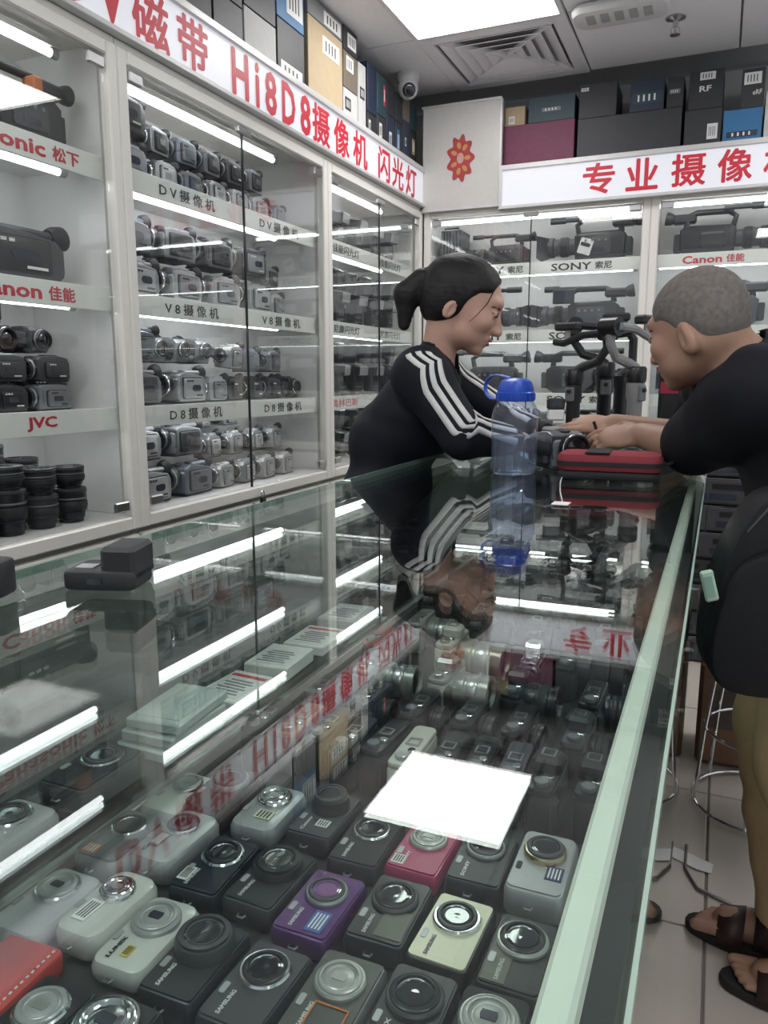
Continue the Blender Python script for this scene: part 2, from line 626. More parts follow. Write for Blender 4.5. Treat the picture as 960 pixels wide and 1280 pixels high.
FX, FY = -1.38, 3.68
yA, yB, yC = .50, 1.585, 2.675
cabinet('white glass cabinet nearest the camera with red brand names on its shelf strips', (FX, yA, 0), PI / 2, yB - yA,
        [[('Panasonic', .60, .885, RED, .03), ('松下', .905, .985, RED, .025)],
         [('Canon', .66, .845, RED, .03), ('佳能', .865, .945, RED, .025)],
         [('JVC', .775, .862, RED, .035)]])
cb = cabinet('white glass cabinet full of silver tape camcorders with black shelf lettering', (FX, yB, 0), PI / 2, yC - yB,
             [dupl('D V 摄 像 机', .186, .436, .684, .938), dupl('V 8 摄 像 机', .186, .436, .684, .938), dupl('D 8 摄 像 机', .186, .436, .684, .938)], tube=(.04, .80))
cabinet('white glass cabinet of flash units in the corner behind the woman', (FX, yC, 0), PI / 2, FY - yC - .005,
        [dupl('佳能闪光灯', .12, .36, .58, .82), dupl('尼康闪光灯', .12, .36, .58, .82), [('·奥林巴斯', .08, .34, RED, .012)]], tube=(.04, .72))
D0, E0 = FX + .005, -.325
cabinet('white glass cabinet of black video cameras between the two people', (D0, FY, 0), 0, E0 - D0,
        [[(b_, x0, x1, LBLACK, bo) for (b_, x0, x1, bo) in (('SONY', .618 - .405, .80 - .405, .02), ('索尼', .817 - .405, .891 - .405, .02), ('SONY', .618, .80, .02), ('索尼', .817, .891, .02))] for _ in range(3)], tube=(.04, .93))
cabinet('white glass cabinet of video cameras above and behind the older man', (E0, FY, 0), 0, 1.055,
        [[('Canon', .137, .297, RED, .03), ('佳能', .313, .384, RED, .025)], [], []], tube=(.04, .93))

# padlock on the tape camcorder cabinet
t = thing('padlock', 'small black padlock hanging at the foot of the cabinet doors', 'padlock', (FX + .018, yB + .565, .775))
b = MB().box((0, 0, -.005), (.012, .026, .022), .003)
b.build('body', BLACK, t)
MB().tube([(0, -.008, .006), (0, -.008, .018), (0, -.004, .024), (0, .004, .024), (0, .008, .018), (0, .008, .006)], .002, 6).build('shackle', CHROME, t)

# ------------------------------------------------------------------ backlit signs
LETTERM = mat('sign_letter', (.50, .018, .035), .45, var=.03, emit=(.62, .03, .06), es=.12)
SIGNM = mat('sign_face', (.42, .42, .46), .4, var=.01, emit=(.93, .94, 1.0), es=SIGN_L)
FRAMEM = mat('sign_frame', (.62, .62, .62), .35, metal=.2)


def sign(label, loc, rz, w, chars, z0=1.968, z1=2.145, tz0=1.985, tz1=2.115, hd=.02):
    t = thing('shop_sign', label, 'sign', (loc[0], loc[1], z0), (0, 0, rz), 'backlit header signs')
    h = z1 - z0
    MB().box((w / 2, .006, h / 2), (w - .02, .012, h - .024)).build('face', SIGNM, t)
    MB().box((w / 2, hd / 2 + .0125, h / 2), (w - .004, hd, h - .004)).build('housing', WHITE, t)
    f = MB()
    f.box((w / 2, .004, .007), (w, .03, .014), .002).box((w / 2, .004, h - .011), (w, .03, .022), .002)
    f.box((.006, .004, h / 2), (.012, .029, h)).box((w - .006, .004, h / 2), (.012, .029, h))
    f.build('frame', FRAMEM, t)
    for (c, a, b_, lo, hi) in chars:
        text(c, a, b_, tz0 - z0 + lo, tz1 - z0 + hi, -.0022, LETTERM, t, .022 if ord(c[0]) > 255 else .03, 'letter')
    return t


L0 = yA
chars = [('D', 1.40, 1.50, 0, 0), ('V', 1.515, 1.615, 0, 0), ('磁', 1.635, 1.775, 0, 0), ('带', 1.808, 1.943, 0, 0), ('H', 2.056, 2.146, 0, 0), ('i', 2.183, 2.206, 0, 0),
         ('8', 2.238, 2.308, 0, 0), ('D', 2.34, 2.428, 0, 0), ('8', 2.461, 2.534, 0, 0), ('摄', 2.546, 2.679, 0, 0), ('像', 2.711, 2.841, 0, 0), ('机', 2.875, 3.009, 0, 0),
         ('闪', 3.117, 3.242, 0, 0), ('光', 3.268, 3.399, 0, 0), ('灯', 3.428, 3.559, 0, 0)]
sign('long backlit white sign with red lettering above the tape camcorder cabinets', (FX + .01, L0, 0), PI / 2, FY - L0 - .01, [(c, a - L0, b_ - L0, l, h) for c, a, b_, l, h in chars])
S0 = -.99
chars = [('专', -.616, -.479, 0, 0), ('业', -.433, -.301, 0, 0), ('摄', -.25, -.114, 0, 0), ('像', -.071, .061, 0, 0), ('机', .101, .235, 0, 0)]
sign('backlit white sign with five red characters above the back wall cabinets', (S0, FY - .04, 0), 0, 1.72, [(c, a - S0, b_ - S0, l, h) for c, a, b_, l, h in chars], 1.925, 2.115, 1.955, 2.085, .02)

# blank corner panel with a round paper decoration
t = thing('corner_panel', 'tall blank white panel in the corner between the two signs', 'panel', (FX + .005, FY - .03, 1.945))
MB().box((.19, .01, .235), (.375, .016, .455), .002).build('board', mat('panel_white', (.6, .59, .57), .35), t)
f = MB()
f.box((.19, .01, .466), (.385, .022, .01)).box((.19, .01, .004), (.385, .022, .01)).box((.382, .01, .235), (.01, .022, .455))
f.build('edge', FRAMEM, t)
p = at(578, 200, 1, FY)
t = thing('paper_decoration', 'small red and gold paper cut-out stuck on the white corner panel', 'decoration', (p.x, FY - .03, p.z))
b = MB()
b.T = Matrix.Rotation(PI / 2, 4, 'X')
out = [((.062 + .012 * math.cos(9 * a)) * .95 * math.cos(a), (.095 + .012 * math.cos(9 * a)) * math.sin(a)) for a in [2 * PI * k / 54 for k in range(54)]]
b.prism(out, .0, .0012)
b.build('cutout', mat('paper_red', (.42, .05, .05), .6, var=.3, scale=25), t)
b = MB()
b.T = Matrix.Rotation(PI / 2, 4, 'X')
for k in range(7):
    a = 2 * PI * k / 7
    b.t()
    b.T = Matrix.Rotation(PI / 2, 4, 'X') @ Matrix.Translation((.034 * math.cos(a), .058 * math.sin(a), .0012)) @ Matrix.Rotation(a, 4, 'Z')
    b.prism([(.016 * math.cos(u), .01 * math.sin(u)) for u in [2 * PI * j / 12 for j in range(12)]], 0, .0008)
b.build('petals', mat('paper_gold', (.55, .28, .10), .5, var=.25), t)
b = MB()
b.T = Matrix.Rotation(PI / 2, 4, 'X')
b.prism([(.017 * math.cos(u), .024 * math.sin(u)) for u in [2 * PI * j / 16 for j in range(16)]], .0012, .0022)
b.build('centre', mat('paper_pale', (.6, .35, .3), .5), t)
# ------------------------------------------------------------------ glass counter
ZT = .97
CXI, CXO, CY0, CY1 = -.665, -.012, -.55, 2.62
DECK = .612
GEDGE = mat('polished_glass_edge', (.36, .47, .41), .15, var=.05)
t = thing('glass_counter', 'long glass display counter with a reflective top full of cameras', 'counter', (-.34, 1.0, 0))
ox, oy = .34, -1.0


def cb_(c, d, b=0.0):
    return MB().box((c[0] + ox, c[1] + oy, c[2]), d, b)


ym = (CY0 + CY1) / 2
yl = CY1 - CY0
top = cb_(((CXI + CXO) / 2, ym, ZT - .005), (CXO - CXI - .004, yl, .01)).build('glass_top', GLASS_TOP, t)
cb_((CXO - .001, ym, ZT - .005), (.002, yl, .0098)).build('polished_edge', GEDGE, top)
cb_((CXI + .001, ym, ZT - .005), (.002, yl, .0098)).build('polished_edge', GEDGE, top)
cb_((CXO - .0045, ym, (DECK + ZT) / 2 - .015), (.006, yl - .02, ZT - DECK - .035)).build('front_glass', GLASS_SIDE, t)
cb_((CXI + .006, ym, (DECK + ZT) / 2 - .015), (.005, yl - .02, ZT - DECK - .035)).build('back_glass', GLASS_BACK, t)
DECKM = mat('counter_deck', (.035, .038, .04), .6, var=.15)
cb_(((CXI + CXO) / 2, ym, DECK - .012), (CXO - CXI - .03, yl - .02, .024)).build('deck', DECKM, t)
PLM = mat('counter_plinth', (.05, .055, .055), .5)
cb_(((CXI + CXO) / 2 - .01, ym, .34), (CXO - CXI - .06, yl - .03, .50)).build('cupboard', PLM, t)
cb_(((CXI + CXO) / 2 - .01, ym, .045), (CXO - CXI - .12, yl - .06, .09)).build('plinth', mat('plinth_dark', (.05, .05, .05), .6), t)
# light profile under the front edge of the top
pr_ = cb_((-.037, ym, ZT - .02), (.0135, yl - .04, .016), .002).build('light_profile', mat('profile_white', (.80, .84, .75), .45), t)
cb_((-.037, ym, ZT - .0305), (.008, yl - .08, .004)).build('added_light_strip', mat('strip_glow', (.9, .9, .9), .5, emit=(1, .99, .95), es=STRIP_L), pr_)  # hidden glowing strip, added to light the cameras below
for x_ in (CXI + .02, CXO - .024):
    for y_ in (CY0 + .02, CY1 - .034):
        cb_((x_, y_, (DECK + ZT) / 2 - .01), (.02, .02, ZT - DECK - .025)).build('corner_post', ALU, t)
cb_(((CXI + CXO) / 2, CY1 - .014, .54), (CXO - CXI - .03, .016, .83)).build('end_panel', PLM, t)
us = cb_((-.607, .86, .712), (.092, .96, .006)).build('upper_shelf', GLASS_SIDE, t)
for y_ in (.40, .86, 1.32):
    cb_((-.607, y_, .705), (.09, .01, .008), .002).build('bracket', STEEL, us)
cb_((CXI + .012, ym, DECK + .008), (.014, yl - .06, .018), .002).build('door_track', ALU, t)
# ------------------------------------------------------------------ product builders (each returns a thing with its parts)
ROTX = Matrix.Rotation(PI / 2, 4, 'X')     # prism outline (x, y) -> (x, z), extruded along -y
COLS = {'silver': (SILVER, PSILV, 'silver'), 'pale': (PSILV, SILVER, 'pale silver'), 'blue': (BGREY, MGREY, 'blue-grey'), 'black': (BLACK, DGREY, 'black'),
        'dark': (DGREY, BLACK, 'dark grey'), 'mid': (MGREY, DGREY, 'mid-grey'), 'two': (SILVER, DGREY, 'silver and black'), 'mix': (DGREY, SILVER, 'dark grey and silver')}
GREENLAB = mat('pale_sticker', (.62, .66, .5), .5, var=.1)
YELLOWS = mat('yellow_sticker', (.62, .52, .08), .5, var=.1)
WINDOWM = mat('smoked_window', (.03, .035, .055), .12, var=.3)


def side(mb, dx=0, dz=0, y=0):
    mb.T = Matrix.Translation((dx, y, dz)) @ ROTX
    return mb


def camcorder(kind, col):
    bm, dm, cn = COLS[col]
    L, W, Hh, rl = {'tape': (.19, .088, .098, .034), 'mini': (.112, .058, .08, .024), 'slim': (.118, .054, .06, .024)}[kind]
    t = thing('camcorder', 'camcorder', 'camcorder')
    # body: rounded side outline, extruded across
    out = [(-.30, .10), (-.26, .02), (.30, .0), (.42, .04), (.46, .2), (.46, .62), (.40, .80), (.1, .9), (-.12, .93), (-.26, .84), (-.32, .7)]
    if kind == 'slim':
        out = [(-.36, .08), (-.30, .0), (.36, .0), (.46, .1), (.47, .7), (.42, .92), (.2, 1.0), (-.28, .98), (-.36, .85)]
    if kind == 'mini':
        out = [(-.34, .12), (-.28, .0), (.3, .0), (.42, .08), (.46, .3), (.45, .72), (.36, .86), (.0, .92), (-.25, .9), (-.34, .75)]
    b = side(MB(), y=W / 2)
    b.prism([(x * L, z * Hh) for x, z in out], 0, W, W * .08)
    b.build('body', bm, t)
    # lens barrel towards -x
    zc, x0 = Hh * (.5 if kind != 'tape' else .55), -.28 * L
    x1 = -.5 * L
    MB().lathe([(rl * .92, 0), (rl * .95, .3 * (x0 - x1)), (rl, .35 * (x0 - x1)), (rl, .9 * (x0 - x1)), (rl * .93, x0 - x1), (rl * .8, x0 - x1), (rl * .72, (x0 - x1) - .006)], (x0, 0, zc), (-1, 0, 0), 18).build('lens_barrel', DGREY if col in ('pale', 'blue') else BLACK, t)
    MB().lathe([(rl * .72, 0), (rl * .55, .002), (.0, .004)], (x1 + .007, 0, zc), (-1, 0, 0), 16).build('lens', LENSG, t)
    MB().lathe([(rl * .99, 0), (rl * 1.03, .001), (rl * 1.03, .005), (rl * .99, .006)], (x1 + .012, 0, zc), (-1, 0, 0), 18).build('lens_ring', CHROME if col in ('silver', 'pale', 'black', 'two') else SILVER, t)
    # screen door on the side facing -y
    b = side(MB(), .07 * L, Hh * .44, -W / 2 + .001)
    b.prism(rrect(.53 * L, .66 * Hh, .006), 0, .003)
    b.build('door_surround', BLACK2, t)
    b = side(MB(), .07 * L, Hh * .44, -W / 2 + .001)
    b.prism(rrect(.49 * L, .60 * Hh, .006), 0, .009, .0025)
    d = b.build('screen_door', dm if kind != 'slim' else bm, t)
    b = side(MB(), (.12 if kind == 'tape' else .05) * L, Hh * .44, -W / 2 - .008)
    b.prism(rrect(.22 * L, .2 * Hh, .1 * Hh if kind == 'tape' else .003), 0, .0015)
    b.build('window', WINDOWM if kind == 'tape' else (bm if kind == 'mini' else DGREY), d)
    b = MB()
    for k in range(3):
        b.box((-.1 * L + k * .06 * L, -W / 2 - .0085, Hh * .66), (.04 * L, .001, .06 * Hh))
    b.box((.2 * L, -W / 2 - .0085, Hh * .22), (.16 * L, .001, .05 * Hh))
    b.build('markings', LWHITE if col in ('black', 'dark', 'mix') else LBLACK, d)
    MB().box((.06 * L, 0, Hh * .03), (.74 * L, W * 1.015, Hh * .06), .003).build('base_trim', BLACK2, t)
    MB().box((-.275 * L, 0, zc), (.05 * L, W * 1.02, Hh * .62), .004).build('front_collar', dm if dm is not bm else BLACK2, t)
    # viewfinder, grip, strap, battery, microphone
    if kind != 'slim':
        vz = Hh * .9
        b = MB().box((.22 * L, -W * .1, vz), (.42 * L, W * .42, Hh * .17), .006)
        v = b.build('viewfinder', bm, t)
        MB().lathe([(W * .18, 0), (W * .24, .008), (W * .26, .022), (W * .2, .024)], (.43 * L, -W * .1, vz), (1, 0, .15), 14).build('eyecup', BLACK2, v)
        MB().box((-.12 * L, 0, Hh * .93), (.16 * L, W * .3, Hh * .12), .005).build('microphone', dm, t)
    else:
        MB().box((.12 * L, 0, Hh * .995), (.3 * L, W * .5, .006), .002).build('control_plate', dm, t)
    MB().box((.02 * L, W / 2 + .006, Hh * .42), (.5 * L, .018, Hh * .66), .008).build('grip', dm, t)
    pts = [(-.26 * L, W / 2 + .004, Hh * .5), (-.16 * L, W / 2 + .026, Hh * .52), (.08 * L, W / 2 + .032, Hh * .52), (.26 * L, W / 2 + .022, Hh * .5), (.36 * L, W / 2 + .002, Hh * .48)]
    b = MB()
    b.T = Matrix.Diagonal((1, 1, 3.4, 1)) @ Matrix.Translation((0, 0, -Hh * .5 * (1 - 1 / 3.4)))
    b.tube([(p[0], p[1], p[2]) for p in pts], .005, 6).build('hand_strap', BLACK2, t)
    MB().box((.48 * L, 0, Hh * .4), (.05 * L, W * .6, Hh * .55), .004).build('battery', BLACK2 if col != 'pale' else MGREY, t)
    return t


def pro_camera(col, v=0):
    """shoulder-size video camera, lens towards -x"""
    bm, dm, cn = COLS[col]
    t = thing('video_camera', 'camera', 'video camera')
    b = side(MB(), y=.05)
    b.prism([(-.07, .01), (-.05, .0), (.12, .0), (.15, .02), (.155, .11), (.13, .128), (-.05, .125), (-.075, .11)], 0, .1, .01)
    b.build('body', bm, t)
    MB().lathe([(.036, 0), (.036, .03), (.042, .034), (.042, .075), (.039, .078), (.039, .1), (.046, .104), (.046, .128), (.04, .13), (.036, .12)], (-.07, 0, .07), (-1, 0, 0), 20).build('lens_barrel', dm, t)
    MB().lathe([(.0425, 0), (.045, .002), (.045, .03), (.0425, .032)], (-.108, 0, .07), (-1, 0, 0), 20).build('focus_ring', RUBBER, t)
    MB().lathe([(.036, 0), (.02, .004), (0, .006)], (-.19, 0, .07), (-1, 0, 0), 16).build('lens', LENSG, t)
    # hood: flared square funnel
    b = MB()
    a, c = .04, .056
    vs = [(-.195, y, .07 + z) for y, z in ((-a, -a), (a, -a), (a, a), (-a, a))] + [(-.245, y, .07 + z) for y, z in ((-c * 1.1, -c * .9), (c * 1.1, -c * .9), (c * 1.1, c * .9), (-c * 1.1, c * .9))]
    vs += [(p[0] + (.002 if i < 4 else 0), p[1] * .93, .07 + (p[2] - .07) * .93) for i, p in enumerate(vs)]
    fs = []
    for i in range(4):
        j = (i + 1) % 4
        fs += [(i, j, j + 4, i + 4), (i + 8, i + 12, j + 12, j + 8), (i + 4, j + 4, j + 12, i + 12), (i, i + 8, j + 8, j)]
    b.add(vs, fs).build('lens_hood', BLACK2, t)
    h = MB().tube([(-.06, 0, .12), (-.07, 0, .165), (-.04, 0, .187), (.09, 0, .187), (.125, 0, .175), (.13, 0, .125)], [.012, .012, .013, .013, .013, .014], 10).build('handle', bm, t)
    MB().box((.02, 0, .187), (.1, .026, .012), .004).build('handle_grip', RUBBER, h)
    MB().cyl((-.17, .03, .195), (-.02, .03, .195), .0095, n=12).cyl((-.2, .03, .195), (-.13, .03, .195), .014, n=12).build('microphone', BLACK2, t)
    MB().box((-.05, .016, .19), (.02, .03, .02), .003).build('microphone_clamp', dm, t)
    vf = MB().box((.14, -.01, .165), (.1, .045, .04), .008).build('viewfinder', bm, t)
    MB().lathe([(.02, 0), (.026, .012), (.03, .034), (.024, .036)], (.185, -.01, .167), (1, 0, .2), 14).build('eyecup', BLACK2, vf)
    b = side(MB(), .03, .062, -.049)
    b.prism(rrect(.125, .075, .008), 0, .008, .002)
    d = b.build('side_panel', dm, t)
    b = MB()
    for k in range(4):
        b.cyl((-.02 + k * .03, -.055, .085), (-.02 + k * .03, -.062, .085), .006, n=10)
    b.build('knobs', MGREY, d)
    MB().box((.03, -.0575, .045), (.06, .002, .018)).build('screen', WINDOWM, d)
    MB().box((.165, 0, .06), (.03, .07, .075), .004).build('battery', BLACK2, t)
    MB().box((.02, .062, .06), (.11, .03, .07), .012).build('grip', BLACK2, t)
    if v == 1:
        b = side(MB(), -.02, .06, -.058)
        b.T = b.T @ Matrix.Rotation(R(-18), 4, 'Z')
        b.prism(rrect(.06, .07, .006), 0, .004, .001)
        n = b.build('transmitter', LWHITE, t)
        b = side(MB(), -.02, .068, -.0625)
        b.T = b.T @ Matrix.Rotation(R(-18), 4, 'Z')
        b.prism(rrect(.045, .016, .006), 0, .001)
        b.build('display', BLACK, n)
    if v == 2:
        d = MB().box((-.09, -.07, .15), (.1, .012, .065), .004).build('flip_screen', BLACK, t)
        MB().box((-.09, -.077, .15), (.085, .002, .05)).build('screen', WINDOWM, d)
    return t


def photo_lens(r, h, col='black', cap=True):
    t = thing('camera_lens', 'lens', 'lens')
    m_ = {'black': BLACK, 'dark': BLACK2, 'silver': SILVER}[col]
    MB().lathe([(r * .72, 0), (r * .72, .006), (r * .8, .008), (r * .84, h * .3), (r * .95, h * .34), (r * .95, h * .9), (r, h * .93), (r, h - .004), (r * .96, h - .003)], n=22).build('barrel', m_, t)
    MB().lathe([(r * .96, h * .42), (r * .985, h * .44), (r * .985, h * .62), (r * .96, h * .64)], n=22).build('focus_ring', RUBBER, t)
    MB().lathe([(r * .96, h * .7), (r * .97, h * .71), (r * .97, h * .74), (r * .96, h * .75)], n=22).build('accent_ring', MGREY, t)
    if cap:
        c = MB().lathe([(r * .97, h - .004), (r * .97, h + .002), (r * .9, h + .0035), (r * .86, h + .002), (0, h + .002)], n=22).build('front_cap', DGREY, t)
        MB().box((r * .5, 0, h + .003), (r * .3, r * .6, .003), .001).box((-r * .5, 0, h + .003), (r * .3, r * .6, .003), .001).build('pinch_grip', BLACK2, c)
    else:
        MB().lathe([(r * .84, h - .008), (r * .5, h - .005), (0, h - .003)], n=20).build('glass', LENSG, t)
    return t


def flash_unit(col='black'):
    t = thing('flash_unit', 'flash', 'flash')
    m_ = BLACK if col == 'black' else DGREY
    MB().box((0, 0, .056), (.066, .05, .088), .007).build('body', m_, t)
    b = MB()
    b.T = Matrix.Translation((0, -.008, .108)) @ Matrix.Rotation(R(8), 4, 'X')
    h = b.box((0, 0, 0), (.074, .085, .046), .006).build('head', m_, t)
    b = MB()
    b.T = Matrix.Translation((0, -.008, .108)) @ Matrix.Rotation(R(8), 4, 'X')
    b.box((0, -.0435, 0), (.066, .003, .038), .001).build('flash_window', PSILV, h)
    MB().box((0, 0, .006), (.03, .03, .012), .002).build('foot', STEEL, t)
    b = MB().box((0, -.0258, .068), (.046, .002, .026))
    p = b.build('display', WINDOWM, t)
    b = MB()
    for k in range(4):
        b.box((-.018 + k * .012, -.026, .034), (.008, .003, .007), .001)
    b.build('buttons', MGREY, t)
    return t


def carton(w, d, h, m_, lab=None, tape=None, txt=None):
    """box with the front facing local -y, base at z = 0"""
    t = thing('carton', 'box', 'box')
    b = MB().box((0, 0, h / 2), (w, d, h), .0015)
    b.build('box', m_, t)
    b = MB()
    b.box((0, 0, h + .0006), (w * .98, d * .47, .0012))
    b.T = Matrix.Translation((0, 0, 0))
    b.build('flap', m_, t)
    if lab:
        lm, x0, x1, z0, z1 = lab
        MB().box(((x0 + x1) / 2 * w, -d / 2 - .0006, (z0 + z1) / 2 * h), ((x1 - x0) * w, .001, (z1 - z0) * h)).build('label', lm, t)
        b = MB()
        for k in range(4):
            b.box(((x0 + (x1 - x0) * (.2 + .18 * k)) * w, -d / 2 - .0014, (z0 + (z1 - z0) * .5) * h), ((x1 - x0) * w * .06, .0006, (z1 - z0) * h * .6))
        b.build('print', LBLACK if lm in (PAPER, LWHITE) else LWHITE, t)
    if tape:
        MB().box((0, -d / 2 - .0005, h / 2), (w * .16, .001, h)).build('tape', tape, t)
    if txt:
        body, x0, x1, z0, z1 = txt
        text(body, x0 * w, x1 * w, z0 * h, z1 * h, -d / 2 - .0012, LWHITE, t, .02)
    return t


SAMS = 'SAMSUNG'


def compact(bm, fm, ring, glassm, style=0, logo=SAMS, lm=LWHITE, sticker=None, w=.06, l=.1, th=.026, rl=.0235, ly=.014, round_=.006, lift=.006, win=True):
    """pocket camera lying on its back: long side along y, lens at the far half"""
    t = thing('compact_camera', 'camera', 'camera')
    MB().prism(rrect(w, l, round_), 0, th, min(.006, th * .25) if round_ < .012 else .009).build('body', bm, t)
    if fm is not None:
        MB().prism(rrect(w * .9, l * .93, round_ * .8), th - .002, th + .0008).build('front_plate', fm, t)
    z = th + .0006
    ln = MB().lathe([(rl, z - .002), (rl * 1.0, z + lift * .5), (rl * .94, z + lift * .8), (rl * .84, z + lift * .82)], (0, ly, 0), n=32).build('lens_ring', ring, t)
    hh = z + lift
    prof = [(rl * .86, z), (rl * .86, hh), (rl * .80, hh + .001), (rl * .70, hh + .001), (rl * .68, hh - .001)]
    MB().lathe(prof, (0, ly, 0), n=32).build('lens_barrel', {0: BLACK, 1: ring, 2: DGREY, 3: PSILV}[style], t)
    if style in (0, 2):
        MB().lathe([(rl * .69, hh - .0008), (rl * .5, hh - .0002), (rl * .48, hh - .0014), (rl * .3, hh - .001), (0, hh - .0006)], (0, ly, 0), n=28).build('lens', glassm, t)
        MB().lathe([(rl * .6, hh - .0006), (rl * .585, hh + .0004), (rl * .565, hh - .0006)], (0, ly, 0), n=28, cap=False).build('inner_ring', CHROME if style == 0 else MGREY, t)
    else:
        MB().lathe([(rl * .69, hh - .0008), (rl * .6, hh), (rl * .55, hh - .001), (rl * .38, hh), (0, hh)], (0, ly, 0), n=28).build('lens_cover', ring if style == 1 else PSILV, t)
        MB().prism([(.25 * rl, -.2 * rl), (.3 * rl, 0), (.25 * rl, .2 * rl), (-.25 * rl, .2 * rl), (-.3 * rl, 0), (-.25 * rl, -.2 * rl)], hh + .0001, hh + .0007).build('shutter_blades', glassm, t).location = (0, ly, 0)
    if win:
        MB().prism(rrect(.006, .013, .002), th + .0006, th + .0016).build('flash_window', PSILV if fm is not PSILV else WINDOWM, t).location = (-w * .36, ly - .03, 0)
    if logo:
        text_flat(logo, -w * .16, -l * .42, l * .27, .0042, th + .0016, PI / 2, lm, t, .02)
    if sticker:
        sm, sx, sy, sw, sl = sticker
        s_ = MB().box((0, 0, 0), (sw, sl, .0006)).build('sticker', sm, t)
        s_.location = (sx, sy, th + .0012)
        b = MB()
        for k in range(4 if sw * sl < 7e-4 else 0):
            b.box((-sw * .3 + k * sw * .2, 0, .0005), (sw * .09, sl * .75, .0004))
        if b.v:
            b.build('print', LBLACK if sm in (PAPER, LWHITE, GREENLAB, YELLOWS) else LWHITE, s_)
    MB().box((-w / 2, l * .28, th * .55), (.003, .016, .008), .001).build('shutter_button', CHROME, t)
    MB().tube([(-w * .12, -l / 2, th * .5), (-w * .1, -l / 2 - .004, th * .5), (w * .0, -l / 2 - .004, th * .5), (w * .02, -l / 2, th * .5)], .0012, 5).build('strap_loop', STEEL, t)
    return t


def upright(bm, tm, lens, rl=.03, ll=.04, hump=False, h=.064, w=.11, d=.034, lensm=None):
    """camera standing on its base: lens towards +x, width along y"""
    t = thing('camera', 'camera', 'camera')
    MB().prism(rrect(d, w, .009), 0, h * .86, .003).build('body', bm, t)
    tp = MB().prism(rrect(d * .96, w * .98, .009), h * .86, h, .003).build('top_plate', tm, t)
    MB().box((d * .42, -w * .38, h * .42), (d * .5, w * .2, h * .8), .006).build('grip', BLACK2, t)
    MB().lathe([(.0085, 0), (.009, .001), (.009, .006), (.008, .007), (0, .007)], (0, -w * .36, h), n=16).build('mode_dial', STEEL if bm is not BLACK else MGREY, tp)
    MB().lathe([(.006, 0), (.006, .004), (.005, .005), (0, .005)], (d * .2, -w * .2, h), n=12).build('shutter_button', CHROME, tp)
    hz = h
    if hump:
        hz = h + .02
        MB().box((0, .004, h + .009), (d * 1.1, w * .32, .024), .006).build('viewfinder_hump', tm, tp)
    b = MB()
    b.box((.0, .004 - .009, hz + .0015), (.018, .002, .003)).box((0, .004 + .009, hz + .0015), (.018, .002, .003)).box((-.008, .004, hz + .0015), (.002, .018, .003)).box((.008, .004, hz + .0015), (.002, .018, .003))
    b.build('hot_shoe', STEEL, tp)
    if lens:
        lm = lensm or BLACK
        zc = h * .48
        L_ = MB().lathe([(rl * .95, 0), (rl, .004), (rl, ll * .3), (rl * .93, ll * .34), (rl * .93, ll * .7), (rl, ll * .74), (rl, ll), (rl * .84, ll + .001), (rl * .8, ll - .004)], (d / 2, .004, max(zc, rl)), (1, 0, 0), 22).build('lens_barrel', lm, t)
        MB().lathe([(rl * .935, ll * .4), (rl * .965, ll * .43), (rl * .965, ll * .62), (rl * .935, ll * .66)], (d / 2, .004, max(zc, rl)), (1, 0, 0), 22).build('focus_ring', RUBBER if lm is BLACK else STEEL, L_)
        MB().lathe([(rl * .8, ll - .004), (rl * .4, ll - .002), (0, ll - .001)], (d / 2, .004, max(zc, rl)), (1, 0, 0), 18).build('lens', LENSG, L_)
    MB().box((-d / 2 - .001, .006, h * .42), (.002, w * .6, h * .6), .0005).build('screen', WINDOWM, t)
    return t
# ------------------------------------------------------------------ stock on the wall shelves
random.seed(7)
PROTO = {}
ORD = ['first', 'second', 'third', 'fourth', 'fifth', 'sixth', 'seventh', 'eighth', 'ninth', 'tenth', 'eleventh', 'twelfth', 'thirteenth', 'fourteenth']
KN = {'tape': 'tape camcorder', 'mini': 'small camcorder', 'slim': 'slim camcorder'}


def unit_pt(unit, u, v, z):
    if unit in 'ABC':
        y0 = {'A': yA, 'B': yB, 'C': yC}[unit]
        return (FX - v, y0 + u, z), PI / 2
    return ({'D': D0, 'E': E0}[unit] + u, FY + v, z), 0.0


def put(unit, u, v, z, key, make, rz, label, group, rx=0.0, ry=0.0):
    loc, base = unit_pt(unit, u, v, z)
    e = Euler((0, 0, base)).to_matrix() @ Euler((rx, ry, rz)).to_matrix()
    return place(PROTO, key, make, loc, e.to_euler(), label, group)


def row(unit, z, shelf, items, layer, group):
    """items: (u, v, kind, colour, yaw degrees, pitch degrees)"""
    for i, it in enumerate(items):
        u, v, kind, col, yaw = it[:5]
        rx = R(it[5]) if len(it) > 5 else 0.0
        dz = it[6] if len(it) > 6 else 0.0
        label = f'{COLS[col][2]} {KN[kind]}, {ORD[i]} along the {layer} row on the {shelf}'
        put(unit, u, v, z + dz, (kind, col), lambda: camcorder(kind, col), R(yaw), label, group, rx)


S1, S2, S3 = SHELF_Z
e_ = .0015
# B: DV shelf
TP, MN = .118, .094          # clear heights of a tape and a small camcorder
cols = ['silver', 'mid', 'silver', 'pale', 'silver', 'blue']
US = [.305, .43, .555, .68, .805, .93]
row('B', S1 + e_, 'DV shelf', [(.14, .15, 'tape', 'blue', 2)] + [(u, .14, 'mini', c, y) for u, c, y in zip(US, cols, (-4, 3, 2, 0, -3, 3))], 'lower', 'camcorders on the DV shelf')
row('B', S1 + e_, 'DV shelf', [(.14, .15, 'tape', 'dark', 0, 0, TP)] + [(u, .16, 'mini', c, y, 0, MN) for u, c, y in zip(US[:5], ('two', 'blue', 'mid', 'dark', 'mid'), (4, -4, 3, 0, 3))], 'upper', 'camcorders on the DV shelf')
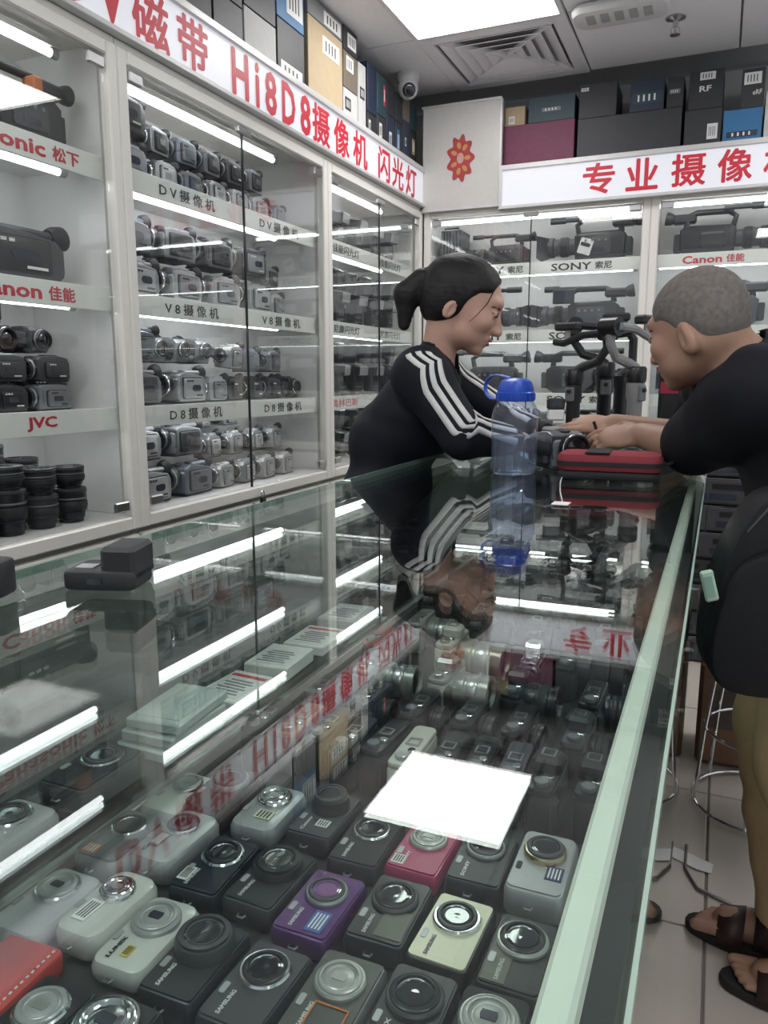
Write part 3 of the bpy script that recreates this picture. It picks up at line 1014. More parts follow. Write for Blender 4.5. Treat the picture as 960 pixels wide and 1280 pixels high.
# B: V8 shelf
row('B', S2 + e_, 'V8 shelf', [(.14, .13, 'tape', 'silver', 0), (.34, .13, 'tape', 'pale', 2), (.54, .13, 'tape', 'pale', -2), (.74, .13, 'tape', 'silver', 1), (.90, .14, 'mini', 'pale', 0)], 'lower', 'camcorders on the V8 shelf')
row('B', S2 + e_, 'V8 shelf', [(.14, .15, 'tape', 'blue', 1, 0, TP), (.34, .15, 'tape', 'two', -2, 0, TP), (.54, .15, 'tape', 'mid', 2, 0, TP), (.74, .15, 'tape', 'mix', -1, 0, TP), (.90, .16, 'mini', 'two', 3, 0, MN)], 'upper', 'camcorders on the V8 shelf')
# B: D8 shelf
row('B', S3 + e_, 'D8 shelf', [(.14, .14, 'tape', 'mid', 0), (.34, .13, 'tape', 'silver', 2), (.505, .13, 'mini', 'pale', -3), (.63, .15, 'mini', 'dark', 2), (.755, .15, 'mini', 'black', 0), (.88, .15, 'mini', 'dark', -1), (1.013, .15, 'mini', 'black', 89)], 'lower', 'camcorders on the D8 shelf')
row('B', S3 + e_, 'D8 shelf', [(.115, .10, 'mini', 'blue', -4, 12, TP + .014), (.265, .17, 'mini', 'silver', 88, 0, TP), (.372, .17, 'mini', 'two', 90, 0, TP), (.479, .17, 'mini', 'silver', 88, 0, TP), (.60, .13, 'mini', 'pale', 6, 8, MN + .012), (.735, .15, 'mini', 'blue', -4, 0, MN), (.87, .14, 'mini', 'mid', 5, 0, MN)], 'upper', 'camcorders on the D8 shelf')
# B: bottom deck
row('B', DECK_Z + e_, 'bottom deck', [(.14, .12, 'tape', 'silver', 2), (.34, .12, 'tape', 'blue', 2), (.505, .11, 'mini', 'pale', 6), (.635, .11, 'mini', 'silver', 6), (.765, .11, 'mini', 'pale', 6), (.895, .11, 'mini', 'pale', 6)], 'lower', 'camcorders on the bottom deck')
row('B', DECK_Z + e_, 'bottom deck', [(.14, .15, 'tape', 'silver', 2, 0, TP), (.34, .15, 'tape', 'mid', 2, 0, TP), (.51, .16, 'mini', 'silver', 8, 0, MN), (.64, .16, 'mini', 'pale', 8, 0, MN), (.77, .16, 'mini', 'silver', 8, 0, MN), (.90, .16, 'mini', 'pale', 6, 0, MN)], 'upper', 'camcorders on the bottom deck')
row('B', DECK_Z + e_, 'bottom deck', [(.53, .22, 'slim', 'pale', 3, 0, 2 * MN), (.70, .22, 'slim', 'silver', 3, 0, 2 * MN)], 'top', 'camcorders on the bottom deck')

# A: black camcorders
row('A', S1 + e_, 'uppermost red-lettered shelf', [(.46, .16, 'mini', 'silver', 0), (.585, .16, 'mini', 'pale', 0), (.70, .234, 'mini', 'black', 0), (.82, .234, 'mini', 'dark', 0), (.94, .234, 'mini', 'black', 0)], 'lower', 'camcorders on the uppermost red-lettered shelf')
row('A', S1 + e_, 'uppermost red-lettered shelf', [(.55, .16, 'slim', 'dark', 88, 0, MN), (.66, .236, 'slim', 'black', 88, 0, MN), (.76, .236, 'slim', 'dark', 90, 0, MN), (.86, .236, 'slim', 'mix', 92, 0, MN)], 'upper', 'camcorders on the uppermost red-lettered shelf')
o = put('A', .86, .115, S1 + e_, ('pro', 'black', 0), lambda: pro_camera('black', 0), 0, 'black video camera with a top handle on the uppermost red-lettered shelf', 'camcorders on the uppermost red-lettered shelf')
o.scale = (.78, .78, .78)
PROTO.pop(('pro', 'black', 0))
b = MB().box((.075, -.02, .155), (.035, .05, .05), .004)
b.T = Matrix.Identity(4)
b.build('orange_tag', mat('orange_tape', (.6, .2, .08), .5), o)
o = put('A', .80, .14, S2 + e_, ('tape', 'long'), lambda: camcorder('tape', 'dark'), 0, 'long dark grey video camera with a rear eyecup on the second red-lettered shelf', 'camcorders on the second red-lettered shelf')
o.scale = (1.95, 1.2, 1.25)
row('A', S2 + e_, 'second red-lettered shelf', [(.50, .13, 'tape', 'mid', 0)], 'lower', 'camcorders on the second red-lettered shelf')
row('A', S2 + e_, 'second red-lettered shelf', [(.50, .15, 'mini', 'pale', 88, 0, TP), (.62, .16, 'slim', 'two', 90, 0, .1485), (.72, .16, 'slim', 'pale', 90, 0, .1485)], 'upper', 'camcorders on the second red-lettered shelf')
row('A', S3 + e_, 'third red-lettered shelf', [(.50, .10, 'slim', 'black', 0), (.63, .10, 'slim', 'dark', 0), (.76, .10, 'slim', 'black', 0), (.89, .10, 'slim', 'mid', 0), (.55, .221, 'tape', 'black', 0), (.75, .221, 'tape', 'black', 0), (.95, .221, 'tape', 'dark', 0)], 'lower', 'camcorders on the third red-lettered shelf')
row('A', S3 + e_, 'third red-lettered shelf', [(.64, .11, 'slim', 'pale', 3, 0, .066), (.77, .11, 'slim', 'mix', -3, 0, .066), (.90, .11, 'slim', 'dark', 0, 0, .066)], 'middle', 'camcorders on the third red-lettered shelf')
row('A', S3 + e_, 'third red-lettered shelf', [(.60, .16, 'slim', 'black', 88, 0, .134), (.70, .16, 'slim', 'two', 88, 0, .134), (.80, .16, 'slim', 'black', 90, 0, .134), (.90, .16, 'slim', 'dark', 92, 0, .134)], 'upper', 'camcorders on the third red-lettered shelf')
put('A', .77, .17, S3 + .2025, ('slim', 'black'), lambda: camcorder('slim', 'black'), R(6), 'black slim camcorder lying on top of the pile on the third red-lettered shelf', 'camcorders on the third red-lettered shelf')
# A: lenses on the bottom deck
k = 0
for (v, us, hs_, ups_) in ((.095, (.57, .662, .754, .846, .938), (.09, .085, .10, .075, .08), (.055, .06, .05, .06, .05)), (.2, (.59, .69, .79, .89), (.12, .12, .11, .10), (.075, .11, .08, .05))):
    for i, (u, h_, h2) in enumerate(zip(us, hs_, ups_)):
        r_ = .041 if v < .15 else .044
        nm = 'front' if v < .15 else 'rear'
        put('A', u, v, DECK_Z + e_, ('lens', r_, h_), lambda: photo_lens(r_, h_, 'dark' if i % 2 else 'black'), R(17 * i), f'black camera lens standing on the near cabinet deck, {ORD[i]} of the {nm} row', 'lenses in the near cabinet')
        put('A', u, v, DECK_Z + h_ + .006, ('lens', r_ - .002, h2), lambda: photo_lens(r_ - .002, h2, 'black', k % 3 != 0), R(31 * i), f'black camera lens stacked on the {ORD[i]} lens of the {nm} row', 'lenses in the near cabinet')
        k += 1
# C: flash units
for k, (z, nm) in enumerate(((S1, 'top'), (S2, 'second'), (S3, 'third'), (DECK_Z, 'bottom'))):
    n = 10
    for i in range(n):
        v = .105 + .115 * (i % 2)
        u = .09 + i * .088
        put('C', u, v, z + e_, ('flash', i % 3), lambda: flash_unit('black' if i % 3 else 'dark'), R(random.uniform(-10, 10)), f'black flash unit, {ORD[i]} along the {nm} shelf of the corner cabinet', 'flash units in the corner cabinet')
for k, (z, nm) in enumerate(((S2, 'second'), (S3, 'third'), (DECK_Z, 'bottom'))):
    for i in range(6):
        u = .14 + i * .14
        put('C', u, .225, z + .188, ('flash_lying', i % 2), lambda: flash_unit('black'), R(6 if i % 2 else -6), f'black flash unit lying on the others, {ORD[i]} along the {nm} shelf', 'flash units in the corner cabinet', rx=R(90))

# D and E: video cameras
grp = 'video cameras in the back cabinets'
for (un, u, v, z, col, var, yaw, lab) in [
    ('D', .355, .14, S1, 'dark', 0, 0, 'dark video camera on the top shelf, behind the woman\'s hair'),
    ('D', .785, .13, S1, 'black', 1, 0, 'black video camera with a white transmitter on its side, top shelf of the back cabinet'),
    ('D', .265, .14, S2, 'black', 0, 180, 'black video camera on the second shelf of the back cabinet beside the woman\'s face'),
    ('D', .765, .14, S2, 'black', 2, 0, 'black video camera with an open flip screen on the second shelf of the back cabinet'),
    ('D', .29, .14, S3, 'dark', 0, 0, 'dark grey video camera on the third shelf of the back cabinet above the bottle'),
    ('D', .755, .14, S3, 'black', 0, 180, 'black video camera on the third shelf of the back cabinet behind the gimbals'),
    ('D', .30, .14, DECK_Z, 'black', 0, 0, 'black video camera on the cabinet deck behind the bottle'),
    ('D', .75, .14, DECK_Z, 'dark', 0, 180, 'dark grey video camera on the cabinet deck behind the hands'),
    ('E', .27, .175, S1, 'black', 0, 180, 'black video camera on the top shelf above the older man beside the post'),
    ('E', .765, .175, S1, 'black', 0, 180, 'black video camera on the top shelf above the older man at the picture edge'),
    ('E', .30, .14, S2, 'dark', 0, 0, 'dark grey video camera behind the older man\'s head, second shelf'),
    ('E', .785, .14, S2, 'black', 2, 0, 'black video camera with flip screen behind the older man\'s head'),
    ('E', .30, .14, S3, 'black', 0, 0, 'black video camera behind the older man\'s chin'),
    ('E', .79, .14, S3, 'black', 0, 0, 'black video camera behind the older man\'s shoulder'),
    ('E', .30, .14, DECK_Z, 'dark', 0, 0, 'dark grey video camera low behind the older man\'s arm'),
    ('E', .79, .14, DECK_Z, 'black', 0, 0, 'black video camera low behind the older man\'s back'),
]:
    o = put(un, u, v, z + e_, ('pro', col, var), lambda: pro_camera(col, var), R(yaw), lab, grp)
    o.scale = (.76, .76, .76) if u == .355 else (1, 1, 1)
# boxy black recorders under the second-shelf cameras
for i, (un, u, z, lab) in enumerate([('D', .112, S1, 'ribbed dark recorder standing at the corner end of the top shelf of the back cabinet')]):
    def mk():
        t = thing('video_recorder', 'recorder', 'recorder')
        MB().box((0, 0, .09), (.10, .16, .18), .004).build('body', DGREY, t)
        for k in range(6):
            MB().box((-.04 + k * .016, -.083, .09), (.006, .008, .16), .001).build('fin', MGREY, t)
        MB().tube([(-.035, -.06, .178), (-.035, -.06, .19), (.035, -.06, .19), (.035, -.06, .178)], .005, 8).build('handle', BLACK, t)
        return t
    put(un, u, .16, z + e_, 'recorder', mk, 0, lab, None)

# ------------------------------------------------------------------ cartons on top of the cabinets
TAN = mat('tan_card', (.46, .36, .23), .7, var=.08)
GREYB = mat('grey_card', (.22, .22, .23), .6, var=.08)
DARKB = mat('dark_card', (.028, .03, .036), .5, var=.15)
NAVYB = mat('navy_card', (.02, .03, .06), .5, var=.15)
BLUEB = mat('blue_card', (.03, .16, .36), .5, var=.1)
PURPB = mat('purple_card', (.17, .03, .08), .55, var=.15)
WHITEB = mat('white_card', (.55, .55, .54), .6, var=.06)
BROWNB = mat('brown_card', (.16, .13, .10), .65, var=.1)
TEALB = mat('teal_card', (.025, .06, .075), .5, var=.1)
TOPZ = 1.9665
LBL = lambda m_, a=.1, b=.6, c=.55, d=.9: (m_, a - .5, b - .5, c, d)
# stacks on the left: (Y start, Y end, [(height, material, label, text, name)])
stacks = [
    (1.86, 2.03, [(.27, DARKB, None, None, 'broad black'), (.2, NAVYB, None, None, 'navy topmost')]),
    (2.035, 2.19, [(.30, DARKB, None, None, 'plain black'), (.20, DARKB, None, None, 'tall black')]),
    (2.195, 2.385, [(.32, WHITEB, None, None, 'crumpled white'), (.18, DARKB, None, None, 'black padded')]),
    (2.39, 2.575, [(.365, DARKB, LBL(PAPER, .1, .9, .5, .66), None, 'black label-strip'), (.15, BLUEB, LBL(PAPER, .35, .95, .2, .8), None, 'blue and black')]),
    (2.60, 2.875, [(.455, TAN, LBL(PAPER, .4, .9, .8, .93), None, 'tan cardboard'), (.065, GREYB, LBL(PAPER, .45, .95, .1, .8), None, 'grey')]),
    (2.88, 3.01, [(.305, WHITEB, LBL(LBLACK, .1, .5, .75, .9), None, 'white printed'), (.13, BROWNB, LBL(PAPER, .2, .7, .5, .9), None, 'brown-grey'), (.085, DARKB, LBL(PAPER, .3, .9, .2, .8), None, 'dark barcode')]),
    (3.015, 3.09, [(.44, WHITEB, LBL(LBLACK, .2, .8, .7, .8), None, 'narrow pale')]),
    (3.105, 3.20, [(.28, DARKB, LBL(LWHITE, .1, .3, .7, .9), None, 'black'), (.19, NAVYB, None, None, 'navy')]),
    (3.205, 3.30, [(.30, DARKB, LBL(PAPER, .2, .5, .7, .9), None, 'dark spine'), (.16, TEALB, LBL(RED, .7, .9, .3, .8), None, 'dark teal')]),
    (3.305, 3.40, [(.33, NAVYB, LBL(LWHITE, .3, .6, .6, .8), None, 'navy upright'), (.13, DARKB, None, None, 'small black')]),
    (3.405, 3.49, [(.33, DARKB, LBL(BLUEB, .2, .6, .6, .9), None, 'blue-spotted dark'), (.12, DARKB, None, None, 'low black')]),
    (3.495, 3.58, [(.36, NAVYB, LBL(LWHITE, .3, .5, .7, .8), None, 'tall navy'), (.1, BROWNB, None, None, 'brown')]),
    (3.585, 3.67, [(.34, DARKB, LBL(TAN, .3, .7, .7, .9), None, 'tan-labelled dark'), (.11, TEALB, None, None, 'flat teal')]),
]
for y0, y1, bx in stacks:
    z = TOPZ
    for j, (h_, m_, lab, tx, nm) in enumerate(bx):
        c = carton(y1 - y0 - .004, .21, h_, m_, lab, LWHITE if False else None, tx)
        c.location = (FX - .136, (y0 + y1) / 2, z)
        c.rotation_euler = (0, 0, PI / 2)
        where = 'standing on the tape camcorder cabinets' if j == 0 else 'stacked upon another box over the long sign'
        tag(c, f'{nm} box {where}', 'box', 'boxes on top of the left cabinets')
        z += h_ + .003
# back row
rows = [
    (-.995, -.67, [(.332, PURPB, None, None, 'dark red padded')]),
    (-.66, -.223, [(.323, DARKB, None, None, 'wide black')]),
    (-.215, -.066, [(.302, DARKB, LBL(LWHITE, .62, .9, .6, .8), None, 'small black')]),
    (-.064, .086, [(.284, BLUEB, LBL(NAVYB, .1, .9, .62, .7), None, 'bright blue')]),
    (.09, .3, [(.34, WHITEB, LBL(NAVYB, .1, .5, .6, .8), None, 'white')]),
]
ups = [(-.995, -.897, .08, TAN, LBL(PAPER, .2, .5, .1, .5), None, 'tan cube', .332), (-.886, -.674, .105, TEALB, LBL(MGREY, .3, .7, .4, .55), None, 'dark teal', .332), (-.66, -.495, .14, DARKB, LBL(LWHITE, .05, .25, .8, .9), None, 'upright black', .323),
       (-.443, -.30, .125, NAVYB, LBL(TEALB, .08, .95, .25, .6), None, 'navy', .323), (-.293, -.223, .12, DARKB, LBL(MGREY, .15, .8, .45, .6), None, 'dark', .323),
       (-.205, -.068, .15, DARKB, LBL(LWHITE, .3, .75, .75, .95), ('RF', -.2, .15, .45, .6), 'tall black', .302), (-.004, .086, .15, DARKB, LBL(PAPER, .1, .85, .6, .9), ('eRF', .0, .4, .32, .45), 'white-labelled black', .284)]
for x0, x1, bx in rows:
    h_, m_, lab, tx, nm = bx[0]
    c = carton(x1 - x0 - .004, .24, h_, m_, lab, None, tx)
    c.location = ((x0 + x1) / 2, FY + .14, TOPZ)
    tag(c, f'{nm} box standing on the back wall cabinets behind the sign', 'box', 'boxes on top of the back cabinets')
for x0, x1, h_, m_, lab, tx, nm, zb in ups:
    c = carton(x1 - x0 - .004, .2, h_, m_, lab, None, tx)
    c.location = ((x0 + x1) / 2, FY + .13, TOPZ + zb + .003)
    tag(c, f'{nm} box on the upper row over the back wall cabinets', 'box', 'boxes on top of the back cabinets')

# stacked black decks standing on the floor in front of the back cabinets
def deck_unit():
    t = thing('video_deck', 'deck', 'deck')
    MB().box((0, 0, .055), (.42, .26, .106), .004).build('case', BLACK2, t)
    MB().box((0, -.131, .055), (.41, .004, .09), .001).build('front_panel', DGREY, t)
    MB().box((-.06, -.134, .075), (.2, .002, .022)).build('tape_slot', BLACK, t)
    b = MB()
    for q in range(6):
        b.box((.06 + q * .022, -.134, .04), (.014, .004, .01), .001)
    b.build('buttons', MGREY, t)
    MB().box((-.12, -.134, .035), (.1, .002, .024)).build('display', WINDOWM, t)
    return t
for q in range(8):
    place(PROTO, 'deck', deck_unit, (.165 + .012 * (q % 3), 3.43 + .01 * (q % 2), q * .1105 + .001), (0, 0, R(2 * (q % 3) - 2)), f'black video deck in the floor stack behind the older man, {ORD[q]} from the floor', 'stacked video decks')
# ------------------------------------------------------------------ pocket cameras lying in the counter
GUN = mat('gunmetal_face', (.10, .105, .10), .35, metal=.5, var=.1)
LILAC = mat('pearl_white', (.56, .55, .58), .3, var=.04)
WHITEC = mat('white_lacquer', (.60, .60, .58), .25, var=.03, coat=.5)
CREAM = mat('cream_lacquer', (.66, .63, .47), .3, var=.05)
PURPLE = mat('purple_lacquer', (.10, .028, .16), .25, metal=.3, var=.08, coat=.5)
PURPG = mat('purple_glass', (.18, .05, .24), .1, var=.15, coat=1.0)
PINK = mat('magenta_lacquer', (.40, .03, .12), .28, var=.06, coat=.5)
REDC = mat('red_lacquer', (.55, .035, .025), .3, var=.06, coat=.4)
OLIVE = mat('olive_plate', (.12, .125, .10), .4, var=.1)
BROWN = mat('brown_black', (.045, .032, .032), .35, var=.2)
ORANGE = mat('orange_trim', (.55, .16, .03), .4)
BLUEST = mat('blue_sticker', (.06, .12, .35), .4, var=.3, scale=200)
NAVST = mat('navy_sticker', (.03, .045, .12), .4, var=.3, scale=200)
IRIS = mat('iris_pale', (.42, .42, .41), .3, metal=.5, var=.1)
GOLD = mat('gold_ring', (.55, .46, .30), .2, metal=1.0, var=.05)
NIGHT = mat('navy_black', (.02, .024, .034), .35, var=.2)
EN = [  # x, y of the lens, builder arguments, label
    (-.602, .532, dict(bm=LILAC, fm=None, ring=CHROME, glassm=LENSG, style=3, logo=None, w=.066, l=.1, round_=.012), 'pearl white pocket camera with a chrome lens, next to the red one'),
    (-.536, .548, dict(bm=WHITEC, fm=None, ring=CHROME, glassm=IRIS, style=1, logo=None, w=.058, l=.1, th=.032, rl=.019, round_=.016, sticker=(PAPER, -.006, -.02, .016, .03)), 'silver-white rounded pocket camera with small printed badges'),
    (-.475, .535, dict(bm=WHITEC, fm=None, ring=PSILV, glassm=WINDOWM, style=3, logo='LUMIX', lm=LBLACK, w=.06, l=.102, round_=.012, rl=.0245, sticker=(YELLOWS, .002, -.03, .008, .014)), 'white pocket camera with a big round lens and a yellow badge'),
    (-.410, .525, dict(bm=NIGHT, fm=BLACK2, ring=DGREY, glassm=LENSG, style=2, w=.06, rl=.028, lift=.016), 'black pocket camera with a tall bulging lens'),
    (-.341, .52, dict(bm=NIGHT, fm=DGREY, ring=CHROME, glassm=LENSG, w=.063, rl=.024), 'dark pocket camera with chrome-ringed lens in the nearest full row'),
    (-.273, .536, dict(bm=MGREY, fm=GUN, ring=IRIS, glassm=IRIS, style=1, w=.063, rl=.0235), 'grey pocket camera with a pale lens and an orange square'),
    (-.206, .546, dict(bm=NIGHT, fm=BLACK, ring=DGREY, glassm=LENSG, w=.062, rl=.026, logo='LUMIX'), 'black pocket camera beside the one with the orange square'),
    (-.14, .547, dict(bm=NIGHT, fm=BLACK2, ring=IRIS, glassm=WINDOWM, style=1, w=.06, rl=.026), 'black pocket camera with a wide silver lens by the front glass'),
    (-.606, .645, dict(bm=PSILV, fm=SILVER, ring=CHROME, glassm=LENSG, logo=None, w=.064, l=.096, th=.03, round_=.012, rl=.021, sticker=(ORANGE, -.012, -.034, .02, .018)), 'silver pocket camera with a bright multicoloured sticker'),
    (-.545, .668, dict(bm=PSILV, fm=None, ring=CHROME, glassm=LENSG, style=2, logo='Canon', lm=LBLACK, w=.062, l=.102, th=.034, round_=.016, rl=.02, sticker=(SILVER, -.008, -.018, .014, .026)), 'silver rounded pocket camera touching the stickered one'),
    (-.475, .648, dict(bm=NIGHT, fm=NIGHT, ring=CHROME, glassm=LENSG, w=.06, rl=.024, sticker=(PAPER, -.02, -.026, .012, .022)), 'navy-black pocket camera with a small white sticker'),
    (-.408, .654, dict(bm=DGREY, fm=BLACK2, ring=BLACK, glassm=LENSG, style=0, w=.062, rl=.028, lift=.012), 'dark grey pocket camera with the largest glossy lens'),
    (-.339, .637, dict(bm=PURPLE, fm=PURPLE, ring=SILVER, glassm=PURPG, style=2, w=.063, rl=.0225, sticker=(BLUEST, .012, -.027, .018, .03)), 'purple pocket camera with a blue sticker'),
    (-.27, .657, dict(bm=NIGHT, fm=BLACK, ring=DGREY, glassm=LENSG, w=.062, rl=.0245, sticker=(OLIVE, .012, -.022, .028, .04)), 'black pocket camera with an olive plate'),
    (-.203, .653, dict(bm=BLACK, fm=CREAM, ring=CHROME, glassm=LENSG, w=.062, rl=.024, lm=MGREY), 'cream-fronted pocket camera with a chrome lens ring'),
    (-.136, .649, dict(bm=BLACK2, fm=BLACK, ring=IRIS, glassm=LENSG, style=0, w=.06, rl=.025, sticker=(OLIVE, -.014, -.02, .022, .05)), 'black pocket camera with a broad silver ring beside the cream one'),
    (-.606, .756, dict(bm=PAPER, fm=None, ring=CHROME, glassm=IRIS, style=3, logo=None, w=.058, l=.094, rl=.02), 'plain white pocket camera at the back glass'),
    (-.552, .773, dict(bm=BROWN, fm=BROWN, ring=SILVER, glassm=BROWN, style=2, logo=None, w=.062, l=.104, th=.034, rl=.026, lift=.008, round_=.012), 'brown-black bridge camera with a wide capped lens'),
    (-.48, .767, dict(bm=PSILV, fm=None, ring=CHROME, glassm=IRIS, style=1, logo=None, w=.062, l=.1, th=.03, round_=.014, rl=.022, sticker=(GREENLAB, .006, -.022, .022, .018)), 'silver pocket camera with a ribbed pale lens and a paper tag'),
    (-.41, .784, dict(bm=NIGHT, fm=DGREY, ring=BLACK, glassm=RUBBER, style=2, w=.06, rl=.024, lift=.02, sticker=(PAPER, .008, -.022, .016, .014), logo='Canon'), 'black camera with a deep capped lens barrel'),
    (-.341, .757, dict(bm=NIGHT, fm=BLACK2, ring=CHROME, glassm=LENSG, w=.062, rl=.0225), 'black pocket camera between the deep lens and the magenta one'),
    (-.274, .767, dict(bm=PINK, fm=PINK, ring=IRIS, glassm=IRIS, style=1, w=.062, l=.094, rl=.0225, logo='SONY', sticker=(PAPER, -.018, -.032, .014, .016)), 'magenta pocket camera with a pale lens'),
    (-.208, .777, dict(bm=NIGHT, fm=BLACK, ring=SILVER, glassm=LENSG, style=2, w=.062, rl=.0225, logo='SONY'), 'black pocket camera beside the magenta one'),
    (-.142, .782, dict(bm=PSILV, fm=PSILV, ring=GOLD, glassm=LENSG, style=2, logo=None, w=.062, l=.112, rl=.0235, sticker=(NAVST, .016, -.018, .018, .024), round_=.009, th=.034, lift=.01), 'silver pocket camera with a gold-ringed lens and navy sticker'),
    (-.492, .408, dict(bm=NIGHT, fm=BLACK, ring=CHROME, glassm=IRIS, style=3, w=.06, rl=.024), 'black pocket camera with a bright chrome lens in the nearest corner'),
    (-.428, .415, dict(bm=NIGHT, fm=BLACK2, ring=CHROME, glassm=WINDOWM, style=1, w=.062, rl=.029, lift=.01), 'dark pocket camera with a wide polished lens at the near edge'),
]
for (x, y, kw, lab) in EN:
    c = compact(**kw)
    c.location = (x, y - .014, DECK + .0015)
    c.rotation_euler = (0, 0, R(random.uniform(-2.5, 2.5)))
    tag(c, lab, 'camera', 'pocket cameras in the counter')
    if 'orange square' in lab and 'beside' not in lab:
        f = MB()
        for s in (-1, 1):
            f.box((s * .0155, 0, 0), (.0015, .030, .0008)).box((0, s * .0145, 0), (.031, .0015, .0008))
        f.build('orange_frame', ORANGE, c).location = (.006, -.028, .0275)
t = thing('compact_camera', 'bright red pocket camera lying in the nearest corner of the counter', 'camera', (-.56, .42, DECK + .0015), (0, 0, R(4)), 'pocket cameras in the counter')
MB().prism(rrect(.064, .1, .006), 0, .024, .003).build('body', REDC, t)
MB().box((-.005, .005, .0245), (.05, .085, .001)).build('sliding_cover', REDC, t)
b = MB()
for k in range(14):
    b.box((.026, -.042 + k * .0065, .0253), (.0016, .003, .001))
b.build('studs', LWHITE, t)

